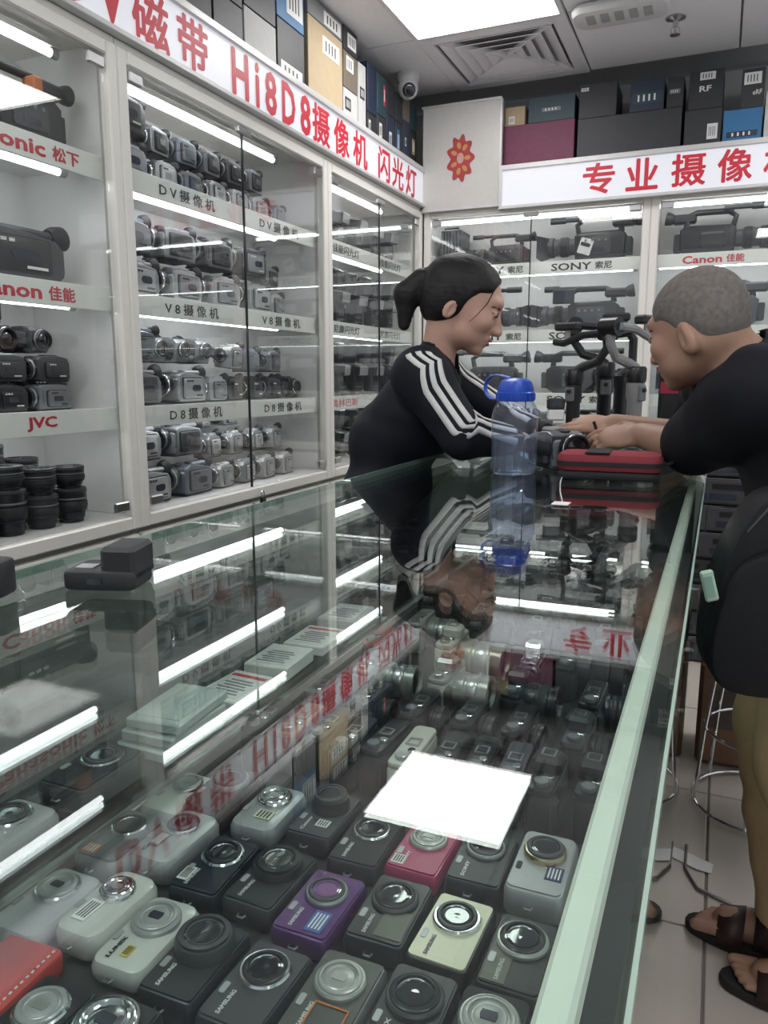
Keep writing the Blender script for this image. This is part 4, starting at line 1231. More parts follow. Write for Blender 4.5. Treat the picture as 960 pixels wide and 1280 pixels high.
# ------------------------------------------------------------------ cameras standing further back in the counter
SLVB = mat('satin_silver', (.50, .50, .48), .3, metal=.5, var=.05)
WHB = mat('warm_white_body', (.60, .59, .53), .35, var=.04)
CHAMP = mat('champagne_barrel', (.36, .33, .27), .3, metal=.6, var=.06)
GREYL = mat('grey_barrel', (.33, .34, .33), .3, metal=.5, var=.06)
TANB = mat('tan_top', (.20, .17, .125), .4, var=.1)
UP_ = [  # x, y, kwargs, label
    (-.575, .905, dict(bm=BLACK, tm=BLACK, lens=False, h=.072), 'black camera standing at the near end by the back glass'),
    (-.53, .925, dict(bm=DGREY, tm=TANB, lens=False), 'black camera with a tan top plate standing in the counter'),
    (-.486, .93, dict(bm=BLACK, tm=DGREY, lens=False), 'black camera standing next to the tan-topped one'),
    (-.44, .915, dict(bm=BLACK, tm=BLACK2, lens=False), 'black camera standing behind the deep capped lens'),
    (-.395, .925, dict(bm=BLACK, tm=BLACK, lens=False), 'black camera standing beside the cream white one'),
    (-.347, .905, dict(bm=WHB, tm=WHB, lens=False, w=.12, h=.068), 'cream white slim camera standing among black ones'),
    (-.302, .92, dict(bm=BLACK, tm=BLACK2, lens=False), 'black standing camera just past the cream white one'),
    (-.257, .925, dict(bm=BLACK, tm=BLACK, lens=False), 'black standing camera, second past the cream white one'),
    (-.212, .925, dict(bm=BLACK, tm=DGREY, lens=False), 'black standing camera, third past the cream white one'),
    (-.167, .915, dict(bm=BLACK, tm=BLACK, lens=False, hump=True), 'black standing camera with a finder hump in the near row'),
    (-.112, .925, dict(bm=BLACK, tm=BLACK, lens=False, hump=True), 'black standing camera with a finder hump by the front glass'),
    (-.56, 1.045, dict(bm=BLACK, tm=BLACK, lens=True, rl=.026, ll=.02), 'black standing camera with a short lens by the back glass'),
    (-.475, 1.05, dict(bm=BLACK, tm=DGREY, lens=True, rl=.024, ll=.022), 'black standing camera with a chrome dial, second row'),
    (-.39, 1.05, dict(bm=BLACK, tm=BLACK, lens=True, rl=.026, ll=.02), 'black standing camera, third in the second row'),
    (-.31, 1.045, dict(bm=BLACK, tm=BLACK2, lens=True, rl=.028, ll=.022), 'black standing camera, fourth in the second row'),
    (-.235, 1.05, dict(bm=BLACK, tm=BLACK, lens=True, rl=.026, ll=.018), 'black standing camera, fifth in the second row'),
    (-.15, 1.05, dict(bm=BLACK, tm=DGREY, lens=True, rl=.028, ll=.025, hump=True), 'black standing camera at the front glass, second row'),
    (-.53, 1.18, dict(bm=SLVB, tm=SLVB, lens=True, rl=.03, ll=.065, lensm=GREYL, w=.115), 'silver camera with a long grey lens near the back glass'),
    (-.395, 1.19, dict(bm=SLVB, tm=GREYL, lens=True, rl=.03, ll=.06, lensm=GREYL, hump=True), 'silver camera with a grey finder hump and grey lens'),
    (-.27, 1.18, dict(bm=BLACK, tm=BLACK, lens=True, rl=.032, ll=.05, hump=True), 'black camera with a mid-length lens beside the grey-humped one'),
    (-.15, 1.19, dict(bm=BLACK, tm=BLACK, lens=True, rl=.03, ll=.03), 'black camera with a top dial by the front glass, third row'),
    (-.575, 1.31, dict(bm=BLACK, tm=REDC, lens=False), 'small black camera with a red top by the back glass'),
    (-.43, 1.325, dict(bm=WHB, tm=WHB, lens=True, rl=.036, ll=.085, lensm=CHAMP, hump=True, h=.075), 'white camera with a champagne zoom lens'),
    (-.275, 1.32, dict(bm=CHROME, tm=CHROME, lens=False, hump=True, w=.09), 'chrome-topped small camera beside the champagne lens'),
    (-.215, 1.33, dict(bm=BLACK, tm=BLACK, lens=True, rl=.036, ll=.08, hump=True), 'black camera with the longest black lens'),
    (-.54, 1.45, dict(bm=SLVB, tm=SLVB, lens=True, rl=.031, ll=.055, lensm=GREYL), 'silver camera with grey lens behind the white one'),
    (-.42, 1.47, dict(bm=BLACK, tm=BLACK, lens=True, rl=.034, ll=.05, hump=True), 'black camera with finder hump behind the white one'),
    (-.30, 1.46, dict(bm=BLACK, tm=BLACK, lens=True, rl=.034, ll=.05, hump=True), 'black camera in the middle of the fifth row'),
    (-.17, 1.46, dict(bm=BLACK, tm=BLACK2, lens=True, rl=.034, ll=.05, hump=True), 'black camera at the front glass, fifth row'),
    (-.57, 1.60, dict(bm=BLACK, tm=BLACK, lens=True, rl=.036, ll=.06, hump=True), 'black camera with fat lens by the back glass, sixth row'),
    (-.44, 1.60, dict(bm=BLACK, tm=BLACK, lens=True, rl=.036, ll=.05, hump=True), 'black camera, second in the sixth row'),
    (-.31, 1.60, dict(bm=BLACK, tm=BLACK, lens=True, rl=.034, ll=.05, hump=True), 'black camera, third in the sixth row'),
    (-.18, 1.60, dict(bm=BLACK, tm=BLACK, lens=True, rl=.034, ll=.05, hump=True), 'black camera, fourth in the sixth row'),
    (-.56, 1.75, dict(bm=BLACK, tm=DGREY, lens=True, rl=.036, ll=.05, hump=True), 'black camera by the back glass, seventh row'),
    (-.42, 1.75, dict(bm=BLACK, tm=DGREY, lens=True, rl=.034, ll=.05, hump=True), 'black camera, second in the seventh row'),
    (-.28, 1.75, dict(bm=BLACK, tm=DGREY, lens=True, rl=.034, ll=.05, hump=True), 'black camera, third in the seventh row'),
    (-.16, 1.75, dict(bm=BLACK, tm=DGREY, lens=True, rl=.034, ll=.05, hump=True), 'black camera at the front glass, seventh row'),
]
for (x, y, kw, lab) in UP_:
    c = upright(**kw)
    c.location = (x, y, DECK + .0015)
    c.rotation_euler = (0, 0, R(random.uniform(-3, 3)))
    tag(c, lab, 'camera', 'cameras standing in the counter')
# far part of the counter: more black bodies
k = 0
for y in (1.90, 2.05, 2.20, 2.35):
    for x in (-.55, -.41, -.27):
        k += 1
        place(PROTO, 'far_camera', lambda: upright(BLACK, BLACK, True, .034, .05, True), (x, y, DECK + .0015), (0, 0, R(random.uniform(-6, 6))), f'black camera under the far end of the counter, row {["eight", "nine", "ten", "eleven"][(k - 1) // 3]}, {ORD[(k - 1) % 3]} from the back glass', 'cameras under the far end of the counter')

# ------------------------------------------------------------------ low worktop below the wall cabinets, with cartons
t = thing('low_cabinet', 'low white drawer cabinet along the aisle behind the counter', 'cabinet', (-1.21, 1.7, 0))
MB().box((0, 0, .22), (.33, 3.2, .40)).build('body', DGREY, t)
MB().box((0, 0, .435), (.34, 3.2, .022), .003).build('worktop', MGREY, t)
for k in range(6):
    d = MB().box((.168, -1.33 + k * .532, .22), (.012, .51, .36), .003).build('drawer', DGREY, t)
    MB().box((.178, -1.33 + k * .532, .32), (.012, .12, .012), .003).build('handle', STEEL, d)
CLEARB = mat('translucent_case', (.60, .66, .64), .3, var=.05, alpha=.75)
ZS = .7155


def flat_pack(w_, l_, h_, m_, stripe=None):
    t = thing('carton', 'box', 'box')
    MB().box((0, 0, h_ / 2), (w_, l_, h_), .002).build('box', m_, t)
    MB().box((0, 0, h_ + .0004), (w_ * .8, l_ * .8, .0006)).build('label', LWHITE if m_ is not CLEARB else CLEARB, t)
    if stripe:
        MB().box((0, l_ * .32, h_ + .001), (w_ * .8, l_ * .08, .0006)).build('stripe', stripe, t)
    b = MB()
    for q in range(6):
        b.box((0, -l_ * .3 + q * l_ * .09, h_ + .001), (w_ * (.5 if q % 2 else .64), l_ * .035, .0006))
    if m_ is not CLEARB:
        b.build('print', MGREY, t)
    return t


for q in range(3):
    c = flat_pack(.076, .115, .013, CLEARB)
    c.location = (-.610 + .003 * q, .735 + .004 * q, ZS + q * .0165)
    c.rotation_euler = (0, 0, R(4 * q - 3))
    tag(c, f'translucent plastic case on the upper counter shelf, {["bottom", "middle", "top"][q]} of three', 'case', 'packs on the upper counter shelf')
for (y_, l_, h_, m_, st, lab) in ((.875, .10, .018, PAPER, RED, 'white carton with a red line beside the translucent cases'), (.995, .095, .022, PAPER, None, 'white printed carton in the middle of the upper counter shelf'), (1.115, .10, .016, PAPER, RED, 'white carton with a red line beside the grey one'), (1.235, .10, .024, WHITEB, None, 'grey carton at the far end of the upper counter shelf')):
    c = flat_pack(.074, l_, h_, m_, st)
    c.location = (-.608, y_, ZS)
    c.rotation_euler = (0, 0, R(random.uniform(-4, 4)))
    tag(c, lab, 'box', 'packs on the upper counter shelf')
c = compact(bm=DGREY, fm=BLACK2, ring=CHROME, glassm=LENSG, style=2, logo=None, w=.066, l=.1, th=.03, rl=.024)
c.location = (-.610, .600, ZS)
tag(c, 'dark pocket camera on the upper counter shelf beside the translucent cases', 'camera')
c = compact(bm=PSILV, fm=None, ring=CHROME, glassm=LENSG, style=2, logo=None, w=.066, l=.1, th=.028, rl=.022, round_=.012)
c.location = (-.610, .475, ZS)
tag(c, 'silver pocket camera at the near end of the upper counter shelf', 'camera')

# ------------------------------------------------------------------ things on the counter top
ZG = ZT + .0008
p = at(118, 738, 2, ZT)
t = thing('battery_charger', 'black plastic battery charger lying on the counter top', 'charger', (p.x, p.y + .02, ZG), (0, 0, R(18)))
MB().prism(rrect(.07, .052, .008), 0, .019, .004).build('base', BLACK2, t)
MB().box((.018, .004, .024), (.034, .05, .034), .004).build('block', BLACK2, t)
MB().box((-.018, -.006, .0195), (.018, .016, .001)).build('contact_plate', PSILV, t)
MB().box((-.002, -.0265, .01), (.014, .002, .006)).build('socket', LENSG, t)
p = at(-14, 745, 2, ZT)
t = thing('battery', 'black battery standing at the picture edge on the counter top', 'battery', (p.x, p.y, ZG), (0, 0, R(20)))
MB().prism(rrect(.042, .034, .008), 0, .034, .004).build('shell', BLACK2, t)
MB().box((.0, -.0175, .02), (.024, .001, .014)).build('label', DGREY, t)

# water bottle
BODYB = glass('bottle_plastic', (.84, .885, .985), 1.42, .02, 1.0, .05)
WATER = glass('bottle_water', (.86, .91, .985), 1.15, .0, .6, .03)
BLUEC = mat('blue_cap', (.015, .07, .48), .3, var=.06, sub=.0)
BLUET = mat('blue_loop', (.05, .14, .58), .35, var=.05)
p = at(641, 592, 2, ZT)
t = thing('water_bottle', 'clear plastic water bottle with a blue screw cap and loop handle', 'bottle', (p.x, p.y + .004, ZG))
rb = .0475
prof = [(rb * .86, 0), (rb * .95, .004), (rb, .010)]
for k in range(9):
    prof += [(rb * (1 - .012 * (k % 2)), .014 + k * .0115)]
prof += [(rb, .118), (rb * .97, .128), (rb * .90, .138), (rb * .78, .146), (rb * .72, .150), (rb * .72, .156)]
MB().lathe(prof, n=36).build('bottle_body', BODYB, t, ang=1.2)
MB().lathe([(rb * .82, .003), (rb * .94, .009), (rb * .95, .078), (0, .0782)], n=36).build('water', WATER, t, ang=1.2)
c = MB().lathe([(rb * .80, .149), (rb * .82, .151), (rb * .82, .166), (rb * .78, .168), (rb * .76, .178), (rb * .66, .189), (rb * .45, .195), (0, .196)], n=36).build('cap', BLUEC, t)
b = MB()
for k in range(24):
    a = 2 * PI * k / 24
    b.box((rb * .825 * math.cos(a), rb * .825 * math.sin(a), .158), (.002, .002, .013))
b.build('cap_ribs', BLUEC, c)
pts = [(-rb * .72, 0, .152)]
for k in range(11):
    a = R(250 - 17.5 * k)
    pts.append((-rb * .98 + .03 * math.cos(a), 0, .176 + .026 * math.sin(a)))
pts.append((-rb * .3, 0, .196))
b = MB()
b.T = Matrix.Rotation(R(-20), 4, 'Z') @ Matrix.Diagonal((1, 2.6, 1, 1))
b.tube(pts, .0024, 8).build('loop_handle', BLUET, t)

# camcorder being looked at, with a cord and tag
p = at(700, 585, 2, ZT)
cam_t = camcorder('tape', 'two')
cam_t.location = (-.318, 1.715, ZG)
cam_t.rotation_euler = (0, 0, R(128))
cam_t.scale = (.9, .9, .9)
tag(cam_t, 'silver and black camcorder on the counter top in front of the woman\'s hands', 'camcorder')
p0, p1 = at(705, 592, 2, ZT), at(703, 630, 2, ZT)
t = thing('price_tag', 'small white paper tag on a thin cord lying on the counter top', 'tag', (p1.x, p1.y, ZG))
MB().box((.0, -.012, .002), (.026, .03, .0012)).build('paper', PAPER, t)
d = p0 - p1
MB().tube([(0, 0, .003), (d.x * .2 - .012, d.y * .3, .002), (d.x * .6 - .006, d.y * .6, .002), (d.x, d.y, .003)], .0011, 6).build('cord', LWHITE, t)
# small camera on the silver camcorder
t = thing('action_camera', 'small black and white camera module held over the camcorder', 'camera', (-.325, 1.70, ZG + .1045), (0, 0, R(20)))
MB().box((0, 0, .012), (.034, .026, .024), .003).build('base', PAPER, t)
MB().box((0, 0, .036), (.036, .028, .024), .003).build('head', BLACK2, t)
MB().box((0, -.0145, .037), (.02, .001, .014)).build('screen', WINDOWM, t)

# red pouch
REDF = mat('red_cloth', (.26, .045, .058), .8, spec=.2, var=.15, scale=300, bump=.25)
BLKF = mat('black_cloth', (.014, .014, .016), .8, var=.2, scale=300, bump=.25)
t = thing('camera_pouch', 'red and black zipped cloth pouch lying on the counter top', 'pouch', (-.19, 1.572, ZG), (0, 0, R(3)))
t.scale = (1.04, .95, 1.05)
b = MB().prism(rrect(.185, .095, .022, 5), .0, .016, .006)
b.build('base', BLKF, t)
b = MB().prism(rrect(.19, .10, .024, 5), .014, .05, .011)
b.build('shell', REDF, t)
MB().prism(rrect(.1925, .1025, .0245, 5), .026, .034).build('zip', BLKF, t)
MB().box((-.02, -.0, .0505), (.045, .10, .003), .001).build('band', BLKF, t)
MB().tube([(.09, -.02, .034), (.104, -.016, .03), (.112, -.004, .034), (.104, .008, .03)], .003, 6).build('pull', BLKF, t)


# gimbals standing at the far end
def gimbal(m_, lab, loc, rz, s=1.0, arm=1):
    t = thing('gimbal', lab, 'gimbal', loc, (0, 0, rz), 'handheld gimbals on the counter')
    t.scale = (s, s, s)
    MB().lathe([(.032, 0), (.032, .012), (.02, .016), (.017, .02)], n=18).build('base', BLACK2, t)
    MB().lathe([(.017, .018), (.019, .03), (.019, .14), (.023, .15), (.023, .185), (.018, .19)], n=18).build('grip', m_, t)
    p_ = MB().box((0, -.021, .16), (.028, .008, .04), .003).build('control_panel', MGREY, t)
    MB().lathe([(.006, 0), (.005, .006), (0, .007)], (0, -.025, .168), (0, -1, 0), 10).build('joystick', BLACK2, p_)
    MB().lathe([(.024, .188), (.026, .194), (.026, .222), (.022, .228)], n=18).build('pan_motor', BLACK, t)
    a = MB().tube([(0, 0, .222), (arm * .02, .01, .236), (arm * .06, .02, .25), (arm * .085, .02, .285), (arm * .085, .02, .32)], [.013, .013, .012, .012, .014], 10).build('swing_arm', m_, t)
    MB().cyl((arm * .085, -.005, .325), (arm * .085, .045, .325), .023, n=16).build('roll_motor', BLACK, a)
    a2 = MB().tube([(arm * .085, -.008, .325), (arm * .03, -.012, .32), (-arm * .03, -.012, .30), (-arm * .06, -.012, .305)], .010, 8).build('tilt_arm', m_, t)
    MB().box((-arm * .02, -.01, .345), (.07, .035, .022), .005).build('phone_clamp', BLACK2, t)
    MB().cyl((-arm * .02, -.01, .30), (-arm * .02, -.01, .34), .008, n=10).build('clamp_post', PSILV, t)
    return t


GREYG = mat('grey_gimbal', (.28, .285, .29), .4, var=.08)
gimbal(BLACK2, 'black gimbal with a tilted cradle standing beside the bottle', (at(714, 560, 1, 2.1).x, 2.1, ZG), R(-20), .95)
gimbal(BLACK, 'black gimbal with a folded arm in the middle of the three', (at(752, 560, 1, 2.3).x, 2.3, ZG), R(15), 1.05, -1)
g = gimbal(GREYG, 'thick grey gimbal standing closest to the older man', (at(790, 560, 1, 2.06).x, 2.06, ZG), R(60), .98, -1)
t = thing('camera_grip', 'black upright camera grip with red marks beside the grey gimbal', 'grip', (at(838, 560, 1, 2.2).x, 2.2, ZG))
MB().box((0, 0, .13), (.075, .06, .26), .012).build('body', BLACK, t)
MB().box((-.01, -.031, .17), (.045, .003, .03)).build('label', mat('grip_red', (.4, .02, .06), .4), t)
MB().lathe([(.035, 0), (.038, .02), (.034, .05)], (0, -.01, .285), (0, -1, .2), 16).build('lens_barrel', BLACK2, t)
MB().box((0, 0, .275), (.085, .07, .035), .008).build('head', DGREY, t)
t = thing('gimbal_case', 'black folded gimbal leaning behind the others', 'gimbal', (at(772, 560, 1, 2.5).x, 2.5, ZG), (0, 0, R(10)))
MB().lathe([(.03, 0), (.03, .01), (.02, .014), (.021, .16), (.026, .17), (.026, .2)], n=16).build('grip', BLACK, t)
MB().tube([(0, 0, .2), (.03, 0, .23), (.03, 0, .31), (0, -.01, .35), (-.03, -.01, .34)], .013, 8).build('swing_arm', BLACK2, t)
MB().lathe([(.028, -.02), (.03, 0), (.03, .03), (.025, .035)], (-.03, -.02, .34), (0, -1, 0), 16).build('roll_motor', BLACK, t)
# ------------------------------------------------------------------ bodies as one smooth surface (blended solids turned into a mesh)
class Field:
    def __init__(s, lo, hi, res):
        s.lo, s.res = np.array(lo, float), res
        s.n = np.ceil((np.array(hi) - s.lo) / res).astype(int) + 1
        s.F = np.full(s.n, .2, np.float32)

    def _reg(s, lo, hi):
        a = np.clip(np.floor((np.array(lo) - s.lo) / s.res).astype(int), 0, s.n)
        b = np.clip(np.ceil((np.array(hi) - s.lo) / s.res).astype(int) + 1, 0, s.n)
        if (b <= a).any():
            return None
        ax = [s.lo[i] + s.res * np.arange(a[i], b[i]) for i in range(3)]
        X, Y, Z = np.meshgrid(*ax, indexing='ij')
        return tuple(slice(a[i], b[i]) for i in range(3)), X, Y, Z

    def _mix(s, sl, d, k, cut=False):
        f = s.F[sl]
        d = d.astype(np.float32)
        if cut:
            d = -d
            h = np.clip(.5 - .5 * (d - f) / k, 0, 1) if k > 0 else None
            s.F[sl] = np.maximum(f, d) if k <= 0 else d + (f - d) * h + k * h * (1 - h)
        else:
            if k <= 0:
                s.F[sl] = np.minimum(f, d)
            else:
                h = np.clip(.5 + .5 * (d - f) / k, 0, 1)
                s.F[sl] = d + (f - d) * h - k * h * (1 - h)

    def cap(s, a, b, ra, rb=None, k=.02, cut=False):
        rb = ra if rb is None else rb
        a, b = np.array(a, float), np.array(b, float)
        m = max(ra, rb) + k + .03
        g = s._reg(np.minimum(a, b) - m, np.maximum(a, b) + m)
        if g is None:
            return s
        sl, X, Y, Z = g
        ba = b - a
        t = np.clip(((X - a[0]) * ba[0] + (Y - a[1]) * ba[1] + (Z - a[2]) * ba[2]) / max(ba @ ba, 1e-9), 0, 1)
        d = np.sqrt((X - a[0] - ba[0] * t) ** 2 + (Y - a[1] - ba[1] * t) ** 2 + (Z - a[2] - ba[2] * t) ** 2) - (ra + (rb - ra) * t)
        s._mix(sl, d, k, cut)
        return s

    def ell(s, c, r, M=None, k=.02, cut=False):
        """ellipsoid; M: 3x3 rotation (columns are its axes)"""
        c, r = np.array(c, float), np.array(r, float)
        m = r.max() + k + .03
        g = s._reg(c - m, c + m)
        if g is None:
            return s
        sl, X, Y, Z = g
        P = np.stack([X - c[0], Y - c[1], Z - c[2]], -1)
        if M is not None:
            P = P @ np.array(M)
        q = P / r
        k0 = np.linalg.norm(q, axis=-1)
        k1 = np.linalg.norm(q / r, axis=-1)
        d = k0 * (k0 - 1) / np.maximum(k1, 1e-6)
        s._mix(sl, d, k, cut)
        return s

    def half(s, p, n, k=.004):
        """cut away everything on the side n points to"""
        n = np.array(n, float) / np.linalg.norm(n)
        ax = [s.lo[i] + s.res * np.arange(s.n[i]) for i in range(3)]
        d = (ax[0][:, None, None] - p[0]) * n[0] + (ax[1][None, :, None] - p[1]) * n[1] + (ax[2][None, None, :] - p[2]) * n[2]
        sl = (slice(None),) * 3
        s._mix(sl, -d, k, True)
        return s

    def clear(s, lo, hi):
        """keep the solid out of a box (what it leans on)"""
        g = s._reg(lo, hi)
        sl, X, Y, Z = g
        d = np.minimum.reduce([X - lo[0], hi[0] - X, Y - lo[1], hi[1] - Y, Z - lo[2], hi[2] - Z])
        s.F[sl] = np.maximum(s.F[sl], d.astype(np.float32))
        return s

    def wrinkle(s, amp, f, ph=0.0):
        ax = [s.lo[i] + s.res * np.arange(s.n[i]) for i in range(3)]
        X, Y, Z = ax[0][:, None, None], ax[1][None, :, None], ax[2][None, None, :]
        w = np.sin(f * (X * 1.0 + .6 * Z) + 2.1 * np.sin(.55 * f * Z + ph) + 1.3 * np.sin(.4 * f * Y)) * np.sin(.7 * f * (Z - .5 * X) + 1.7 * np.sin(.5 * f * Y + ph))
        s.F += (amp * w).astype(np.float32)
        return s

    def val(s, p):
        q = (np.array(p) - s.lo) / s.res
        q = np.clip(q, 0, s.n - 1.001)
        i = q.astype(int)
        f = q - i
        v = 0.0
        for dx in (0, 1):
            for dy in (0, 1):
                for dz in (0, 1):
                    v += s.F[i[0] + dx, i[1] + dy, i[2] + dz] * (f[0] if dx else 1 - f[0]) * (f[1] if dy else 1 - f[1]) * (f[2] if dz else 1 - f[2])
        return v

    def hit(s, p, d, far=.12):
        """march from p + d*far inwards to the surface"""
        p, d = np.array(p), np.array(d) / np.linalg.norm(d)
        t = far
        while t > 0:
            if s.val(p + d * t) < 0:
                return p + d * t
            t -= .001
        return p

    def mesh(s, name, mats):
        F = s.F
        S = F < 0
        n = np.array(F.shape) - 1
        cnt = np.zeros(n, np.int8)
        for dx in (0, 1):
            for dy in (0, 1):
                for dz in (0, 1):
                    cnt += S[dx:dx + n[0], dy:dy + n[1], dz:dz + n[2]]
        act = (cnt > 0) & (cnt < 8)
        idx = np.full(n, -1, np.int64)
        cells = np.argwhere(act)
        idx[act] = np.arange(len(cells))
        acc = np.zeros((len(cells), 3))
        num = np.zeros(len(cells))
        cor = [(a, b, c) for a in (0, 1) for b in (0, 1) for c in (0, 1)]
        for p in cor:
            for ax in range(3):
                if p[ax] == 0:
                    q = list(p)
                    q[ax] = 1
                    fa = F[cells[:, 0] + p[0], cells[:, 1] + p[1], cells[:, 2] + p[2]]
                    fb = F[cells[:, 0] + q[0], cells[:, 1] + q[1], cells[:, 2] + q[2]]
                    m = (fa < 0) != (fb < 0)
                    t = np.where(m, fa / np.where(m, fa - fb, 1), 0)
                    pt = np.array(p)[None, :] + np.zeros((len(cells), 3))
                    pt[:, ax] += t
                    acc += np.where(m[:, None], pt, 0)
                    num += m
        V = s.lo + s.res * (cells + acc / num[:, None])
        faces = []
        for ax in range(3):
            u, w = (ax + 1) % 3, (ax + 2) % 3
            sh = [slice(None)] * 3
            sh[ax] = slice(0, -1)
            A = S[tuple(sh)]
            sh[ax] = slice(1, None)
            B = S[tuple(sh)]
            e = np.argwhere(A != B)
            ok = (e[:, u] > 0) & (e[:, w] > 0) & (e[:, u] < n[u]) & (e[:, w] < n[w])
            e = e[ok]
            ins = S[e[:, 0], e[:, 1], e[:, 2]]
            q = []
            for du, dw in ((-1, -1), (0, -1), (0, 0), (-1, 0)):
                c = e.copy()
                c[:, u] += du
                c[:, w] += dw
                q.append(idx[c[:, 0], c[:, 1], c[:, 2]])
            q = np.stack(q, 1)
            q[~ins] = q[~ins][:, ::-1]
            faces.append(q)
        Fc = np.concatenate(faces)
        me = bpy.data.meshes.new(name)
        me.vertices.add(len(V))
        me.vertices.foreach_set('co', V.ravel())
        me.loops.add(len(Fc) * 4)
        me.loops.foreach_set('vertex_index', Fc.ravel())
        me.polygons.add(len(Fc))
        me.polygons.foreach_set('loop_start', np.arange(0, len(Fc) * 4, 4))
        me.polygons.foreach_set('loop_total', np.full(len(Fc), 4))
        me.update(calc_edges=True)
        me.validate()
        for m_ in (mats if isinstance(mats, (list, tuple)) else [mats]):
            me.materials.append(m_)
        me.shade_smooth()
        return me


def frame(yaw, pitch, roll=0.0):
    """face axis +x turned by yaw about z, then pitched down"""
    return (Matrix.Rotation(yaw, 3, 'Z') @ Matrix.Rotation(pitch, 3, 'Y') @ Matrix.Rotation(roll, 3, 'X'))


def head(fl, c, M, s=1.0, male=False, ex=1.0):
    """head solids in the head's own frame: +x face, +z crown, origin at its centre"""
    N = np.array(M)

    def P(p):
        return tuple(Vector(c) + M @ (Vector((p[0] * ex, p[1], p[2])) * s))

    def E(p, r, k=.015, cut=False, m=None):
        fl.ell(P(p), np.array(r) * s * np.array((ex, 1, 1)), N if m is None else N @ np.array(m), k, cut)
    E((-.014, 0, .030), (.094, .074, .084))
    E((.030, 0, -.022), (.056, .060, .082), .02)
    E((.022, 0, -.066), (.058, .050 if not male else .056, .038), .02)
    fl.ell(P((.066, 0, -.095)), np.array((.019, .022, .016)) * s, N, .016)
    E((.072, 0, .032), (.018, .048, .018), .014)
    for q in (-1, 1):
        E((.056, q * .040, -.024), (.024, .022, .022), .018)                    # cheekbone
        E((.090, q * .031, .004), (.014, .017, .010), .010, True)               # eye hollow
        E((.0745, q * .031, .004), (.0115, .015, .0105), .004)                   # lid
        ry = Matrix.Rotation(R(12), 3, 'Y') @ Matrix.Rotation(R(q * -18), 3, 'Z')
        E((-.022, q * .0755, -.028), (.015 if not male else .018, .0075, .0255 if not male else .034), .005, False, ry)
        E((-.016, q * .0815, -.026), (.0085 if not male else .0105, .0075, .0165 if not male else .0205), .003, True, ry)
        E((-.026, q * .079, -.024), (.003, .006, .016), .003, False, ry)
    a, b = P((.082, 0, .012)), P((.101, 0, -.030))
    fl.cap(a, b, .0075 * s, .0105 * s, .012)
    E((.097, 0, -.036), (.013, .017, .010), .008)
    E((.083, 0, -.060), (.013, .024, .008), .006)
    E((.080, 0, -.072), (.012, .020, .008), .006)
    E((.094, 0, -.0655), (.012, .024, .0014), .002, True)
    return P


SKIN_W = mat('skin_warm', (.56, .34, .26), .5, var=.07, scale=60, sub=.15)
SKIN_M = mat('skin_tan', (.40, .235, .165), .52, var=.10, scale=60, sub=.12)
HAIRB = mat('black_hair', (.010, .009, .009), .55, spec=.35, var=.6, scale=200, stretch=(.1, 1, .6), bump=.9)
HAIRG = mat('grey_cropped_hair', (.17, .155, .145), .9, spec=.2, var=.45, scale=110, bump=.6)
JACK = mat('navy_black_jersey', (.007, .0085, .014), .7, spec=.25, var=.25, scale=200, bump=.1)
STRIPE = mat('white_stripe', (.68, .68, .67), .6, var=.05)
TSH = mat('dark_tshirt', (.013, .0135, .018), .85, spec=.2, var=.2, scale=200, bump=.1)
KHAKI = mat('khaki_cloth', (.64, .44, .25), .75, var=.12, scale=120, bump=.15)
SAND = mat('sandal_leather', (.045, .025, .022), .5, var=.25, scale=60, bump=.2)
SOLE = mat('sandal_sole', (.02, .018, .018), .7)
NAIL = mat('nail', (.45, .3, .25), .35)
LIPS = mat('lips', (.38, .13, .12), .4, var=.05)
EYEW = mat('eye_white', (.55, .53, .5), .25)


def hand(fl, wrist, palm_dir, up, curl, side_, s=1.0):
    """palm and five bent fingers; palm_dir: wrist->knuckles, up: back of the hand"""
    d = Vector(palm_dir).normalized()
    u = Vector(up)
    u = (u - d * u.dot(d)).normalized()
    w = d.cross(u) * side_                      # towards the little finger
    W = Vector(wrist)
    M = np.array([[d[i], w[i], u[i]] for i in range(3)])
    pc = W + d * .045 * s
    fl.ell(pc, (.050 * s, .040 * s, .0155 * s), M, .012)
    tips = []
    for i, (off, ln) in enumerate(((-.028, .068), (-.0095, .076), (.0095, .070), (.027, .056))):
        k0 = W + d * (.080 - abs(off) * .25) * s + w * off * s
        c1, c2 = R(curl[i] * .55), R(curl[i] * 1.25)
        p1 = k0 + (d * math.cos(c1) - u * math.sin(c1)) * ln * .45 * s
        p2 = p1 + (d * math.cos(c2) - u * math.sin(c2)) * ln * .32 * s
        c3 = R(curl[i] * 1.7)
        p3 = p2 + (d * math.cos(c3) - u * math.sin(c3)) * ln * .25 * s
        fl.cap(k0 - d * .012 * s, p1, .0092 * s, .0082 * s, .004)
        fl.cap(p1, p2, .0082 * s, .0075 * s, .002)
        fl.cap(p2, p3, .0075 * s, .0066 * s, .002)
        tips.append(p3)
    t0 = W + d * .022 * s - w * .030 * s
    t1 = t0 + (d * .6 - w * .65 - u * .25) * .038 * s
    t2 = t1 + (d * .92 - w * .1 - u * .35) * .034 * s
    fl.cap(t0, t1, .0125 * s, .0100 * s, .008)
    fl.cap(t1, t2, .0100 * s, .0078 * s, .003)
    tips.append(t2)
    return tips


